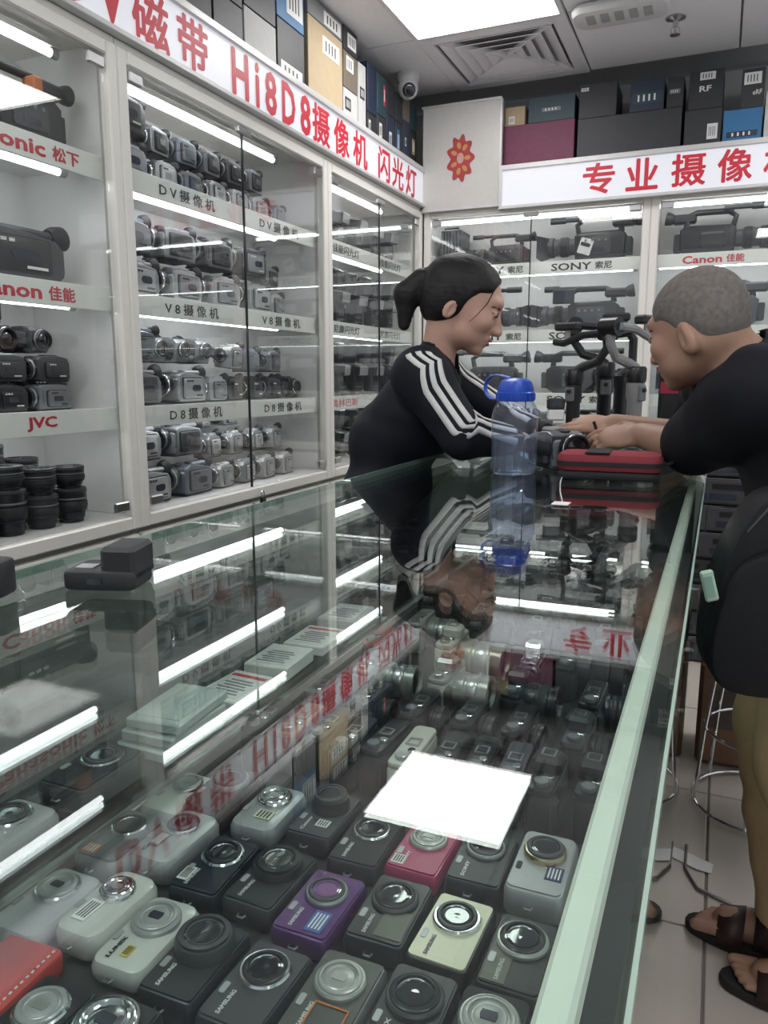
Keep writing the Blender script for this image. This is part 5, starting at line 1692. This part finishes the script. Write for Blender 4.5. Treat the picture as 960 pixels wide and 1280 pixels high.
def eyes(parent, P, M, s):
    for q in (-1, 1):
        e = MB()
        e.T = Matrix.Translation(P((.0765, q * .031, .002))) @ M.to_4x4()
        e.ball((0, 0, 0), (.0105 * s, .0125 * s, .0055 * s), 12, 8).build('eye', EYEW, parent)
        e = MB()
        e.T = Matrix.Translation(P((.0838, q * .033, .0015))) @ M.to_4x4()
        e.ball((0, 0, 0), (.0045 * s, .006 * s, .0052 * s), 10, 6).build('iris', LENSG, parent)
        e = MB()
        e.tube([P((.0855, q * .014, .0185)), P((.0825, q * .030, .0225)), P((.0665, q * .049, .018))], [.0016, .0026, .0012], 6).build('eyebrow', HAIRB, parent)
        e = MB()
        e.tube([P((.083, q * .018, .0065)), P((.0855, q * .032, .0085)), P((.073, q * .047, .004))], [.0012, .0018, .0012], 6).build('eyelash', HAIRB, parent)


# ================================================================== the woman behind the counter
YW = 1.87
wp = lambda x, y, dy=0.0: np.array(at(x, y, 1, YW + dy))
wo = thing('person', 'woman with a black ponytail in a black jacket with white stripes leaning on the counter', 'person', (-.80, YW, 0))
Mw = frame(R(15), R(22))
hs = .935
hc = Vector(wp(580, 381)) + Vector((0, 0, 0))
res = .004
sh_n = Vector(wp(527, 470, -.15))      # near shoulder
sh_f = Vector(wp(545, 470, .16))
el_n = Vector((0, 0, 0))
el_n = Vector(at(578, 556, 1, 1.70))
el_n.z = ZT + .066
ha_n = Vector((-.43, 1.83, ZT + .045))
el_f = Vector((-.53, 2.12, ZT + .066))
ha_f = Vector((-.41, 1.98, ZT + .055))
pel = Vector((-.79, YW, .88))
chest = Vector(wp(527, 520))
waist = Vector((-.778, YW, 1.0))
neck0 = Vector(wp(550, 455))
bf = Field((-1.0, 1.58, -.01), (-.27, 2.25, 1.52), .0045)


def woman_torso(f, g):
    f.cap(pel + Vector((0, -.07, 0)), pel + Vector((0, .07, 0)), .078 + g, None, .03)
    f.cap(pel, waist, .080 + g, .080 + g, .03)
    f.cap(waist + Vector((0, -.05, 0)), waist + Vector((0, .05, 0)), .085 + g, None, .03)
    f.cap(waist, chest, .082 + g, .086 + g, .04)
    f.cap(chest + Vector((-.01, -.055, 0)), chest + Vector((-.01, .055, 0)), .084 + g, None, .04)
    f.cap(chest, (sh_n + sh_f) / 2 + Vector((-.01, 0, -.02)), .082 + g, .066 + g, .04)
    f.cap(sh_n, sh_f, .052 + g, None, .03)


woman_torso(bf, 0)
for sh, el, ha, q in ((sh_n, el_n, ha_n, 1), (sh_f, el_f, ha_f, -1)):
    bf.cap(sh, el, .046, .036, .02)
    bf.cap(el, ha, .036, .024, .012)
for q in (-1, 1):
    hp = pel + Vector((0, q * .075, -.02))
    kn = Vector((-.79, YW + q * .085, .48))
    an = Vector((-.82, YW + q * .09, .08))
    bf.cap(hp, kn, .075, .055, .02)
    bf.cap(kn, an, .055, .036, .02)
    bf.cap(an + Vector((0, 0, -.045)), an + Vector((.15, 0, -.055)), .032, .026, .02)
Pw = head(bf, hc, Mw, hs, False, 1.09)
bf.cap(neck0 + Vector((-.01, 0, -.02)), Pw((-.034, 0, -.05)), .043, .041, .02)
hand(bf, ha_n, (.95, .25, -.1), (0, .1, 1), (35, 40, 45, 50), 1, .92)
hand(bf, ha_f, (.9, -.35, -.05), (0, .1, 1), (40, 45, 50, 55), -1, .92)
bf.clear((CXI - .0025, 1.0, .1), (.5, 2.6, ZT + .0025))
link('body', bf.mesh('body', SKIN_W), wo).matrix_parent_inverse = Matrix.Translation(-wo.location)
inv_w = Matrix.Translation(-wo.location)


def wear(name, me, owner, inv):
    o = link(name, me, owner)
    o.matrix_parent_inverse = inv
    return o


# jacket
jf = Field((-1.0, 1.56, .78), (-.30, 2.26, 1.32), .0045)
woman_torso(jf, .014)
for sh, el, ha in ((sh_n, el_n, ha_n), (sh_f, el_f, ha_f)):
    jf.cap(sh, el, .064, .054, .03)
    jf.cap(el, ha + (el - ha).normalized() * .03, .053, .034, .016)
jf.cap(neck0 + Vector((-.015, 0, -.03)), neck0 + Vector((.001, 0, .022)), .062, .055, .02)
jf.wrinkle(.0026, 42.0, .4)
nd = (Vector(Pw((-.02, 0, -.03))) - neck0).normalized()
jf.cap(neck0 - nd * .01 + Vector((.012, 0, 0)), neck0 + nd * .09 + Vector((.012, 0, 0)), .047, .052, .004, True)
jf.clear((CXI - .0025, 1.0, .1), (.5, 2.6, ZT + .0025))
wear('jacket', jf.mesh('jacket', JACK), wo, inv_w)
# trousers
tf = Field((-1.0, 1.62, .02), (-.6, 2.12, .98), .007)
tf.cap(pel + Vector((0, -.07, 0)), pel + Vector((0, .07, 0)), .088, None, .03)
for q in (-1, 1):
    hp = pel + Vector((0, q * .075, -.02))
    kn = Vector((-.79, YW + q * .085, .48))
    an = Vector((-.82, YW + q * .09, .09))
    tf.cap(hp, kn, .084, .068, .02)
    tf.cap(kn, an, .068, .056, .02)
wear('trousers', tf.mesh('trousers', DGREY), wo, inv_w)


def ribbon(fl, axis, dirs, off, width, name, owner, inv, m_, lift=.0026):
    """cloth band laid on the surface along an axis line"""
    vs, fs = [], []
    n = len(axis)
    for i in range(n):
        a, b = Vector(axis[max(i - 1, 0)]), Vector(axis[min(i + 1, n - 1)])
        t = (b - a).normalized()
        d = Vector(dirs[i])
        d = (d - t * d.dot(t)).normalized()
        side_ = t.cross(d)
        for j in (-1, 0, 1):
            o = off + j * width / 2
            base = Vector(axis[i]) + side_ * o
            h = Vector(fl.hit(base, d))
            vs.append(tuple(h + d * lift))
    for i in range(n - 1):
        for j in range(2):
            a = i * 3 + j
            fs.append((a, a + 1, a + 4, a + 3))
    mb = MB()
    mb.add(vs, fs)
    k = len(vs)
    mb.add([tuple(Vector(v) - Vector((0, 0, 0))) for v in vs], [])
    o = mb.build(name, m_, owner, ang=1.5)
    o.matrix_parent_inverse = inv
    so = o.modifiers.new('thickness', 'SOLIDIFY')
    so.thickness = .0012
    return o


def interp(pts, n):
    P_ = [Vector(p) for p in pts]
    L_ = [0]
    for a, b in zip(P_, P_[1:]):
        L_.append(L_[-1] + (b - a).length)
    out = []
    for i in range(n):
        s_ = L_[-1] * i / (n - 1)
        for k in range(len(P_) - 1):
            if s_ <= L_[k + 1] + 1e-9:
                out.append(P_[k].lerp(P_[k + 1], (s_ - L_[k]) / (L_[k + 1] - L_[k])))
                break
    return out


top_n = neck0 + Vector((-.02, -.055, .0))
arm_ax = interp([sh_n + Vector((0, .004, .002)), sh_n + (el_n - sh_n) * .02, sh_n.lerp(el_n, .5), el_n, ha_n + (el_n - ha_n).normalized() * .035], 76)
dirs = []
for i, a in enumerate(arm_ax):
    t = i / 75
    d = Vector((-.05, -.30, .95)).lerp(Vector((-.02, -.72, .68)), min(1, t * 5)).lerp(Vector((.10, -.80, .60)), min(1, t * 1.6))
    dirs.append(d)
for o in (-.0235, 0, .0235):
    ribbon(jf, arm_ax, dirs, o, .0135, 'stripe', wo, inv_w, STRIPE)
arm_f = interp([sh_f, sh_f.lerp(el_f, .5), el_f, ha_f + (el_f - ha_f).normalized() * .035], 30)
for o in (-.0235, 0, .0235):
    ribbon(jf, arm_f, [Vector((.3, -.3, .9))] * 30, o, .0135, 'stripe', wo, inv_w, STRIPE)
# hair
hf = Field(tuple(hc - Vector((.26, .14, .2))), tuple(hc + Vector((.15, .14, .16))), .0035)
Nw = np.array(Mw)
hf.ell(Pw((-.016, 0, .034)), np.array((.111, .082, .090)) * hs, Nw, .01)
hf.ell(Pw((-.05, 0, -.01)), np.array((.062, .072, .07)) * hs, Nw, .02)
hf.ell(Pw((.100, 0, -.024)), np.array((.082, .082, .124)) * hs, Nw, .012, True)
for q in (-1, 1):
    hf.ell(Pw((.066, q * .072, -.026)), np.array((.066, .05, .078)) * hs, Nw, .012, True)
    hf.ell(Pw((-.014, q * .09, -.046)), np.array((.028, .03, .036)) * hs, Nw, .008, True)
hf.ell(Pw((-.012, 0, -.108)), np.array((.085, .09, .045)) * hs, Nw, .012, True)
hf.cap(Pw((-.09, 0, .022)), Pw((-.115, 0, .018)), .026, .024, .012)
hf.cap(Pw((-.118, 0, .018)), Pw((-.138, 0, -.03)), .027, .032, .012)
hf.cap(Pw((-.138, 0, -.03)), Pw((-.118, 0, -.105)), .032, .015, .012)
hf.wrinkle(.0006, 190.0, 1.0)
wear('hair', hf.mesh('hair', HAIRB), wo, inv_w)
b = MB()
for pts in ([(.056, -.058, .055), (.054, -.067, .02), (.042, -.070, -.015), (.03, -.068, -.04)],):
    b.tube([Pw(p) for p in pts], [.0016, .0012, .0009, .0006][:len(pts)], 5)
wear('loose_strands', b.mesh('loose_strands', HAIRB), wo, inv_w)
b = MB()
b.T = Matrix.Translation(Pw((-.098, 0, .021))) @ Mw.to_4x4()
b.lathe([(.028, -.006), (.031, -.003), (.031, .004), (.028, .007)], ax=(-1, 0, 0), n=18)
wear('hair_tie', b.mesh('hair_tie', BLKF), wo, inv_w)
eyes_p = wo
n0 = set(COL.objects)
eyes(wo, Pw, Mw, hs)
b = MB()
b.T = Matrix.Translation(Pw((.0875, 0, -.0605))) @ Mw.to_4x4()
b.ball((0, 0, 0), (.0095, .020, .0052), 12, 6)
b.ball((-.003, 0, -.0105), (.0095, .017, .0055), 12, 6)
b.build('lips', LIPS, wo)
for o in set(COL.objects) - n0:
    o.matrix_parent_inverse = inv_w

# ================================================================== the man on the customer side
YM = 1.60
mp_ = lambda x, y, dy=0.0: np.array(at(x, y, 1, YM + dy))
mo = thing('person', 'older man with cropped grey hair, dark T-shirt and khaki trousers bending over the counter', 'person', (.2, 1.56, 0))
inv_m = Matrix.Translation(-mo.location)
Mm = frame(R(180 - 30), R(16))
ms = .915
hcm = Vector(mp_(869, 412))
pelm = Vector((.205, 1.58, .86))
chm = Vector((.19, 1.60, 1.05))
nk = Vector(mp_(922, 452, .03))
shn = Vector(at(948, 490, 1, 1.46))
shf = shn + Vector((-.06, .32, .02))
eln = Vector(at(856, 580, 1, 1.65))
eln.z = ZT + .058
han = Vector(at(802, 544, 1, 1.75))
elf = Vector((-.06, 1.93, ZT + .058))
haf = Vector(at(768, 532, 1, 1.86))
mf = Field((-.42, 1.28, -.01), (.50, 2.06, 1.45), .0045)


def man_torso(f, g):
    f.cap(pelm + Vector((0, -.075, 0)), pelm + Vector((0, .075, 0)), .105 + g, None, .03)
    f.cap(pelm, chm, .115 + g, .12 + g, .05)
    f.cap(chm + Vector((0, -.06, 0)), chm + Vector((0, .06, 0)), .115 + g, None, .05)
    f.cap(chm, (shn + shf) / 2 + Vector((.02, 0, 0)), .12 + g, .075 + g, .05)
    f.cap(shn + Vector((.01, .03, -.01)), shf + Vector((.01, -.03, -.01)), .062 + g, None, .04)


man_torso(mf, 0)
mf.cap(shn, eln, .050, .040, .02)
mf.cap(eln, han, .041, .027, .012)
mf.cap(shf, elf, .050, .040, .02)
mf.cap(elf, haf, .040, .027, .012)
feet = [(at(862, 1158, 2, 0), at(915, 1175, 2, 0)), (at(905, 1228, 2, 0), at(960, 1245, 2, 0))]
ankles = []
for i, (toe, mid) in enumerate(feet):
    q = 1 if i == 0 else -1
    toe, mid = Vector(toe), Vector(mid)
    d = (mid - toe)
    d.z = 0
    d.normalize()
    heel = toe + d * .245
    ank = toe + d * .20 + Vector((0, 0, .085))
    ankles.append((toe, d, heel, ank))
    hp = pelm + Vector((0, q * .085, -.03))
    kn = hp.lerp(ank, .5) + Vector((-.035, 0, .02))
    mf.cap(hp, kn, .088, .06, .02)
    mf.cap(kn, ank, .058, .036, .02)
    mf.cap(ank + Vector((0, 0, -.035)), toe + d * .07 + Vector((0, 0, .042)), .038, .026, .02)
    mf.cap(heel - d * .03 + Vector((0, 0, .05)), toe + d * .08 + Vector((0, 0, .04)), .032, .025, .02)
    sd = Vector((-d.y, d.x, 0))
    for j, (o_, l_, r_) in enumerate(((.030, .0, .0125), (.010, .004, .009), (-.006, .009, .0085), (-.020, .016, .008), (-.033, .026, .0075))):
        o2 = o_ * (1 if i == 0 else -1) * (-1)
        a = toe + d * (.062 + l_ * .4) + sd * o2 + Vector((0, 0, .036))
        c_ = toe + d * (.014 + l_) + sd * o2 + Vector((0, 0, .033))
        mf.cap(a, c_, r_ + .002, r_, .004)
Pm = head(mf, hcm, Mm, ms, True)
mf.cap(nk + Vector((.03, 0, -.04)), Pm((-.035, 0, -.03)), .058, .056, .03)
tips1 = hand(mf, han, (-.93, .05, -.08), (-.1, -.55, .8), (25, 35, 55, 65), -1, .95)
tips2 = hand(mf, haf, (-.97, -.15, .05), (0, -.45, .85), (8, 14, 45, 55), 1, .95)
mf.clear((-.6, 1.0, .1), (CXO + .0025, 2.6, ZT + .0025))
wear('body', mf.mesh('body', SKIN_M), mo, inv_m)
# T-shirt with a wide sleeve to the elbow
sf = Field((-.16, 1.26, .70), (.52, 2.04, 1.34), .005)
man_torso(sf, .016)
sl_n = shn.lerp(eln, .88)
sl_f = shf.lerp(elf, .75)
sf.cap(shn, sl_n, .074, .060, .04)
sf.cap(shn.lerp(eln, .45) + Vector((0, 0, -.01)), sl_n + Vector((.01, 0, .004)), .070, .058, .03)
sf.cap(shf, sl_f, .07, .058, .04)
sf.cap(nk + Vector((.04, 0, -.06)), nk + Vector((.014, 0, -.012)), .078, .074, .03)
sf.cap(pelm + Vector((0, -.075, -.03)), pelm + Vector((0, .075, -.03)), .134, None, .03)
sf.wrinkle(.0035, 34.0, 2.0)
sf.half((0, 0, .79), (0, 0, -1))
ax_ = (eln - shn).normalized()
sf.cap(eln - ax_ * .035, eln + ax_ * .12, .052, .07, .004, True)
nm = (Vector(Pm((-.035, 0, -.03))) - nk).normalized()
sf.cap(nk - nm * .012, nk + nm * .12, .066, .080, .004, True)
sf.clear((-.6, 1.0, .1), (CXO + .0025, 2.6, ZT + .0025))
wear('t_shirt', sf.mesh('t_shirt', TSH), mo, inv_m)
# khaki trousers
kf = Field((-.02, 1.30, .05), (.50, 1.86, 1.0), .006)
kf.cap(pelm + Vector((0, -.075, 0)), pelm + Vector((0, .075, 0)), .118, None, .03)
for i, (toe, d, heel, ank) in enumerate(ankles):
    q = 1 if i == 0 else -1
    hp = pelm + Vector((0, q * .085, -.03))
    kn = hp.lerp(ank, .5) + Vector((-.035, 0, .02))
    kf.cap(hp, kn, .116, .1, .03)
    kf.cap(kn, ank + Vector((0, 0, .03)), .1, .082, .03)
kf.wrinkle(.006, 30.0, .7)
kf.half((0, 0, .095), (0, 0, -1))
wear('trousers', kf.mesh('trousers', KHAKI), mo, inv_m)
# cropped hair
gf = Field(tuple(hcm - Vector((.15, .15, .13))), tuple(hcm + Vector((.15, .15, .16))), .0035)
Nm = np.array(Mm)
gf.ell(Pm((-.016, 0, .034)), np.array((.0985, .0785, .0875)) * ms, Nm, .01)
gf.ell(Pm((-.05, 0, -.005)), np.array((.055, .068, .06)) * ms, Nm, .02)
gf.ell(Pm((.092, 0, -.035)), np.array((.068, .085, .105)) * ms, Nm, .012, True)
for q in (-1, 1):
    gf.ell(Pm((.05, q * .078, -.045)), np.array((.055, .045, .075)) * ms, Nm, .012, True)
    gf.ell(Pm((-.018, q * .092, -.042)), np.array((.028, .030, .040)) * ms, Nm, .008, True)
gf.ell(Pm((-.02, 0, -.105)), np.array((.11, .09, .058)) * ms, Nm, .012, True)
wear('hair', gf.mesh('hair', HAIRG), mo, inv_m)
n0 = set(COL.objects)
eyes(mo, Pm, Mm, ms)
b = MB()
b.T = Matrix.Translation(Pm((.0865, 0, -.0605))) @ Mm.to_4x4()
b.ball((0, 0, 0), (.0085, .021, .0045), 12, 6)
b.ball((-.003, 0, -.0105), (.0085, .018, .0048), 12, 6)
b.build('lips', mat('lips_dull', (.27, .12, .10), .45), mo)
# sandals: sole, straps
for i, (toe, d, heel, ank) in enumerate(ankles):
    sd = Vector((-d.y, d.x, 0))
    so = MB()
    out = []
    for k in range(28):
        a = 2 * PI * k / 28
        x_ = .127 - .137 * math.cos(a)
        wdt = .050 if x_ < .13 else .042
        out.append((x_, wdt * math.sin(a) * (1 if abs(math.cos(a)) < .9 else 1.1)))
    so.T = Matrix.Translation(toe) @ Matrix([[d.x, sd.x, 0, 0], [d.y, sd.y, 0, 0], [0, 0, 1, 0], [0, 0, 0, 1]])
    so.prism(out, .001, .022, .004)
    so.build('sandal_sole', SOLE, mo)
    for (x0, x1, hh, wd) in ((.055, .105, .062, .049), (.125, .165, .088, .044), (.215, .24, .075, .04)):
        st = MB()
        st.T = so.T
        vs, fs = [], []
        n_ = 13
        for x_ in (x0, x1):
            for k in range(n_):
                a = PI * k / (n_ - 1)
                hz = hh + (x_ - x0) * .35
                vs.append((x_, wd * math.cos(a), .016 + (hz - .016) * math.sin(a) ** .8))
        for k in range(n_ - 1):
            fs.append((k, k + 1, n_ + k + 1, n_ + k))
        st.add(vs, fs)
        o = st.build('sandal_strap', SAND, mo, ang=1.5)
        so_ = o.modifiers.new('thickness', 'SOLIDIFY')
        so_.thickness = .004
for o in set(COL.objects) - n0:
    o.matrix_parent_inverse = inv_m
# small screwdriver between his hands
a, c_ = Vector(tips1[0]), Vector(tips1[4])
m0 = (a + c_) / 2
t = thing('screwdriver', 'thin black screwdriver between the older man\'s fingers', 'tool', tuple(m0))
MB().cyl((.0, .0, -.004), (-.012, -.006, .03), .0035, n=10).build('handle', BLACK2, t)
MB().cyl((.0, .0, -.004), (.012, .006, -.030), .0013, n=8).build('blade', STEEL, t)

# ------------------------------------------------------------------ shoulder bag on his hip
def chaikin(o, n=2):
    for _ in range(n):
        o = [q for a, b_ in zip(o, o[1:] + o[:1]) for q in ((a[0] * .75 + b_[0] * .25, a[1] * .75 + b_[1] * .25), (a[0] * .25 + b_[0] * .75, a[1] * .25 + b_[1] * .75))]
    return o


BAGM = mat('black_nylon', (.005, .0055, .008), .6, spec=.3, var=.3, scale=250, bump=.15)
bp0 = at(926, 745, 1, 1.295)
t = thing('shoulder_bag', 'black nylon shoulder bag hanging at the older man\'s hip', 'bag', (bp0.x + .012, 1.295, bp0.z - .152), (0, R(4), R(12)))
t.scale = (.9, 1, 1)
b = MB()
b.T = Matrix.Translation((.0, .0, .0)) @ ROTX
out = [(-.085, .06), (-.05, .012), (.0, .0), (.08, .008), (.12, .05), (.125, .2), (.11, .29), (.05, .33), (-.02, .325), (-.055, .27), (-.08, .18)]
b.prism(chaikin(out), -.05, .05, .016)
b.build('body', BAGM, t)
b = MB()
b.T = Matrix.Translation((-.005, -.048, 0)) @ ROTX
b.prism(chaikin([(-.075, .055), (-.045, .012), (.055, .012), (.08, .06), (.075, .21), (.02, .245), (-.045, .225), (-.072, .15)]), 0, .022, .010)
pk = b.build('front_pocket', BAGM, t)
b = MB().tube([(-.062, -.06, .16), (-.035, -.064, .222), (.02, -.066, .243), (.072, -.064, .205)], .0022, 6)
b.build('zip', DGREY, pk)
MB().tube([(-.045, -.046, .262), (-.012, -.052, .312), (.05, -.052, .318), (.108, -.05, .275)], .0022, 6).build('zip', DGREY, t)
MB().box((.088, -.056, .19), (.008, .004, .05), .002).build('zip_pull', STEEL, t)
b = MB()
b.tube([(.03, 0, .31), (.07, .005, .42), (.14, .03, .56), (.2, .1, .66)], .012, 8)
b.build('strap', BAGM, t)
p = at(893, 738, 1, 1.215)
t2 = thing('phone', 'pale green phone sticking out of the black bag pocket', 'phone', (p.x, 1.218, p.z - .022), (R(6), R(-16), R(10)))
MB().box((0, 0, .03), (.019, .008, .05), .003).build('shell', mat('pale_green', (.42, .58, .47), .35), t2)
MB().box((.0, -.0045, .03), (.011, .001, .034), .0).build('back_panel', mat('pale_green_dark', (.25, .4, .34), .3), t2)

# ------------------------------------------------------------------ wire stool rack, parcel and litter on the floor
t = thing('wire_rack', 'round chrome wire stand on the floor beyond the counter', 'rack', (.175, 2.2, 0))
b = MB()
ring = lambda r_, z, n=28: [(r_ * math.cos(2 * PI * k / n), r_ * math.sin(2 * PI * k / n), z) for k in range(n)]
for i, (r_, z) in enumerate(((.17, .012), (.15, .22), (.13, .52))):
    MB().tube(ring(r_, z), .004, 6, True).build('ring', CHROME, t)
for k in range(6):
    a = 2 * PI * k / 6 + .3
    MB().tube([(.172 * math.cos(a), .172 * math.sin(a), .008), (.155 * math.cos(a), .155 * math.sin(a), .22), (.11 * math.cos(a), .11 * math.sin(a), .6)], .0045, 6).build('leg', CHROME, t)
MB().lathe([(.11, .6), (.125, .605), (.13, .62), (.12, .635), (0, .64)], n=24).build('top', BLACK2, t)
PARC = mat('brown_parcel', (.20, .11, .065), .6, var=.35, scale=30)
PARO = mat('orange_net', (.30, .07, .03), .6, var=.4, scale=60)
t = thing('parcel', 'brown wrapped carton on the floor behind the wire stand', 'box', (.125, 2.50, .0065))
MB().box((0, 0, .16), (.24, .22, .32), .012).build('box', PARC, t)
MB().box((0, -.111, .18), (.17, .002, .12)).build('print', mat('parcel_print', (.1, .08, .07), .6, var=.4, scale=80), t)
t = thing('net_sack', 'orange-red net sack lying on the brown carton', 'sack', (.125, 2.50, .329))
MB().ball((0, 0, .11), (.12, .11, .10), 20, 12).build('sack', PARO, t)
MB().cyl((0.02, 0, .2), (.04, 0, .27), .03, .05, 10).build('neck', PARO, t)
p = at(862, 1076, 2, 0)
t = thing('paper_scrap', 'torn white paper scrap on the floor tiles', 'paper', (p.x, p.y, .0008), (0, 0, R(-25)))
vs = [(-.055, -.02, .0), (.03, -.026, .004), (.06, -.012, .001), (.05, .02, .005), (-.01, .024, .002), (-.05, .018, .004)]
b = MB().add(vs + [(v[0], v[1], v[2] + .001) for v in vs], [(5, 4, 3, 2, 1, 0), (6, 7, 8, 9, 10, 11)] + [(i, (i + 1) % 6, 6 + (i + 1) % 6, 6 + i) for i in range(6)])
b.build('sheet', PAPER, t)
p = at(872, 1110, 2, 0)
t = thing('cable', 'grey cable curling over the floor beside the sandals', 'cable', (p.x, p.y, .005))
MB().tube([(-.03, .16, 0), (-.03, .06, 0), (.0, -.01, 0), (.08, -.04, 0), (.16, -.03, 0)], .004, 6).build('lead', STEEL, t)
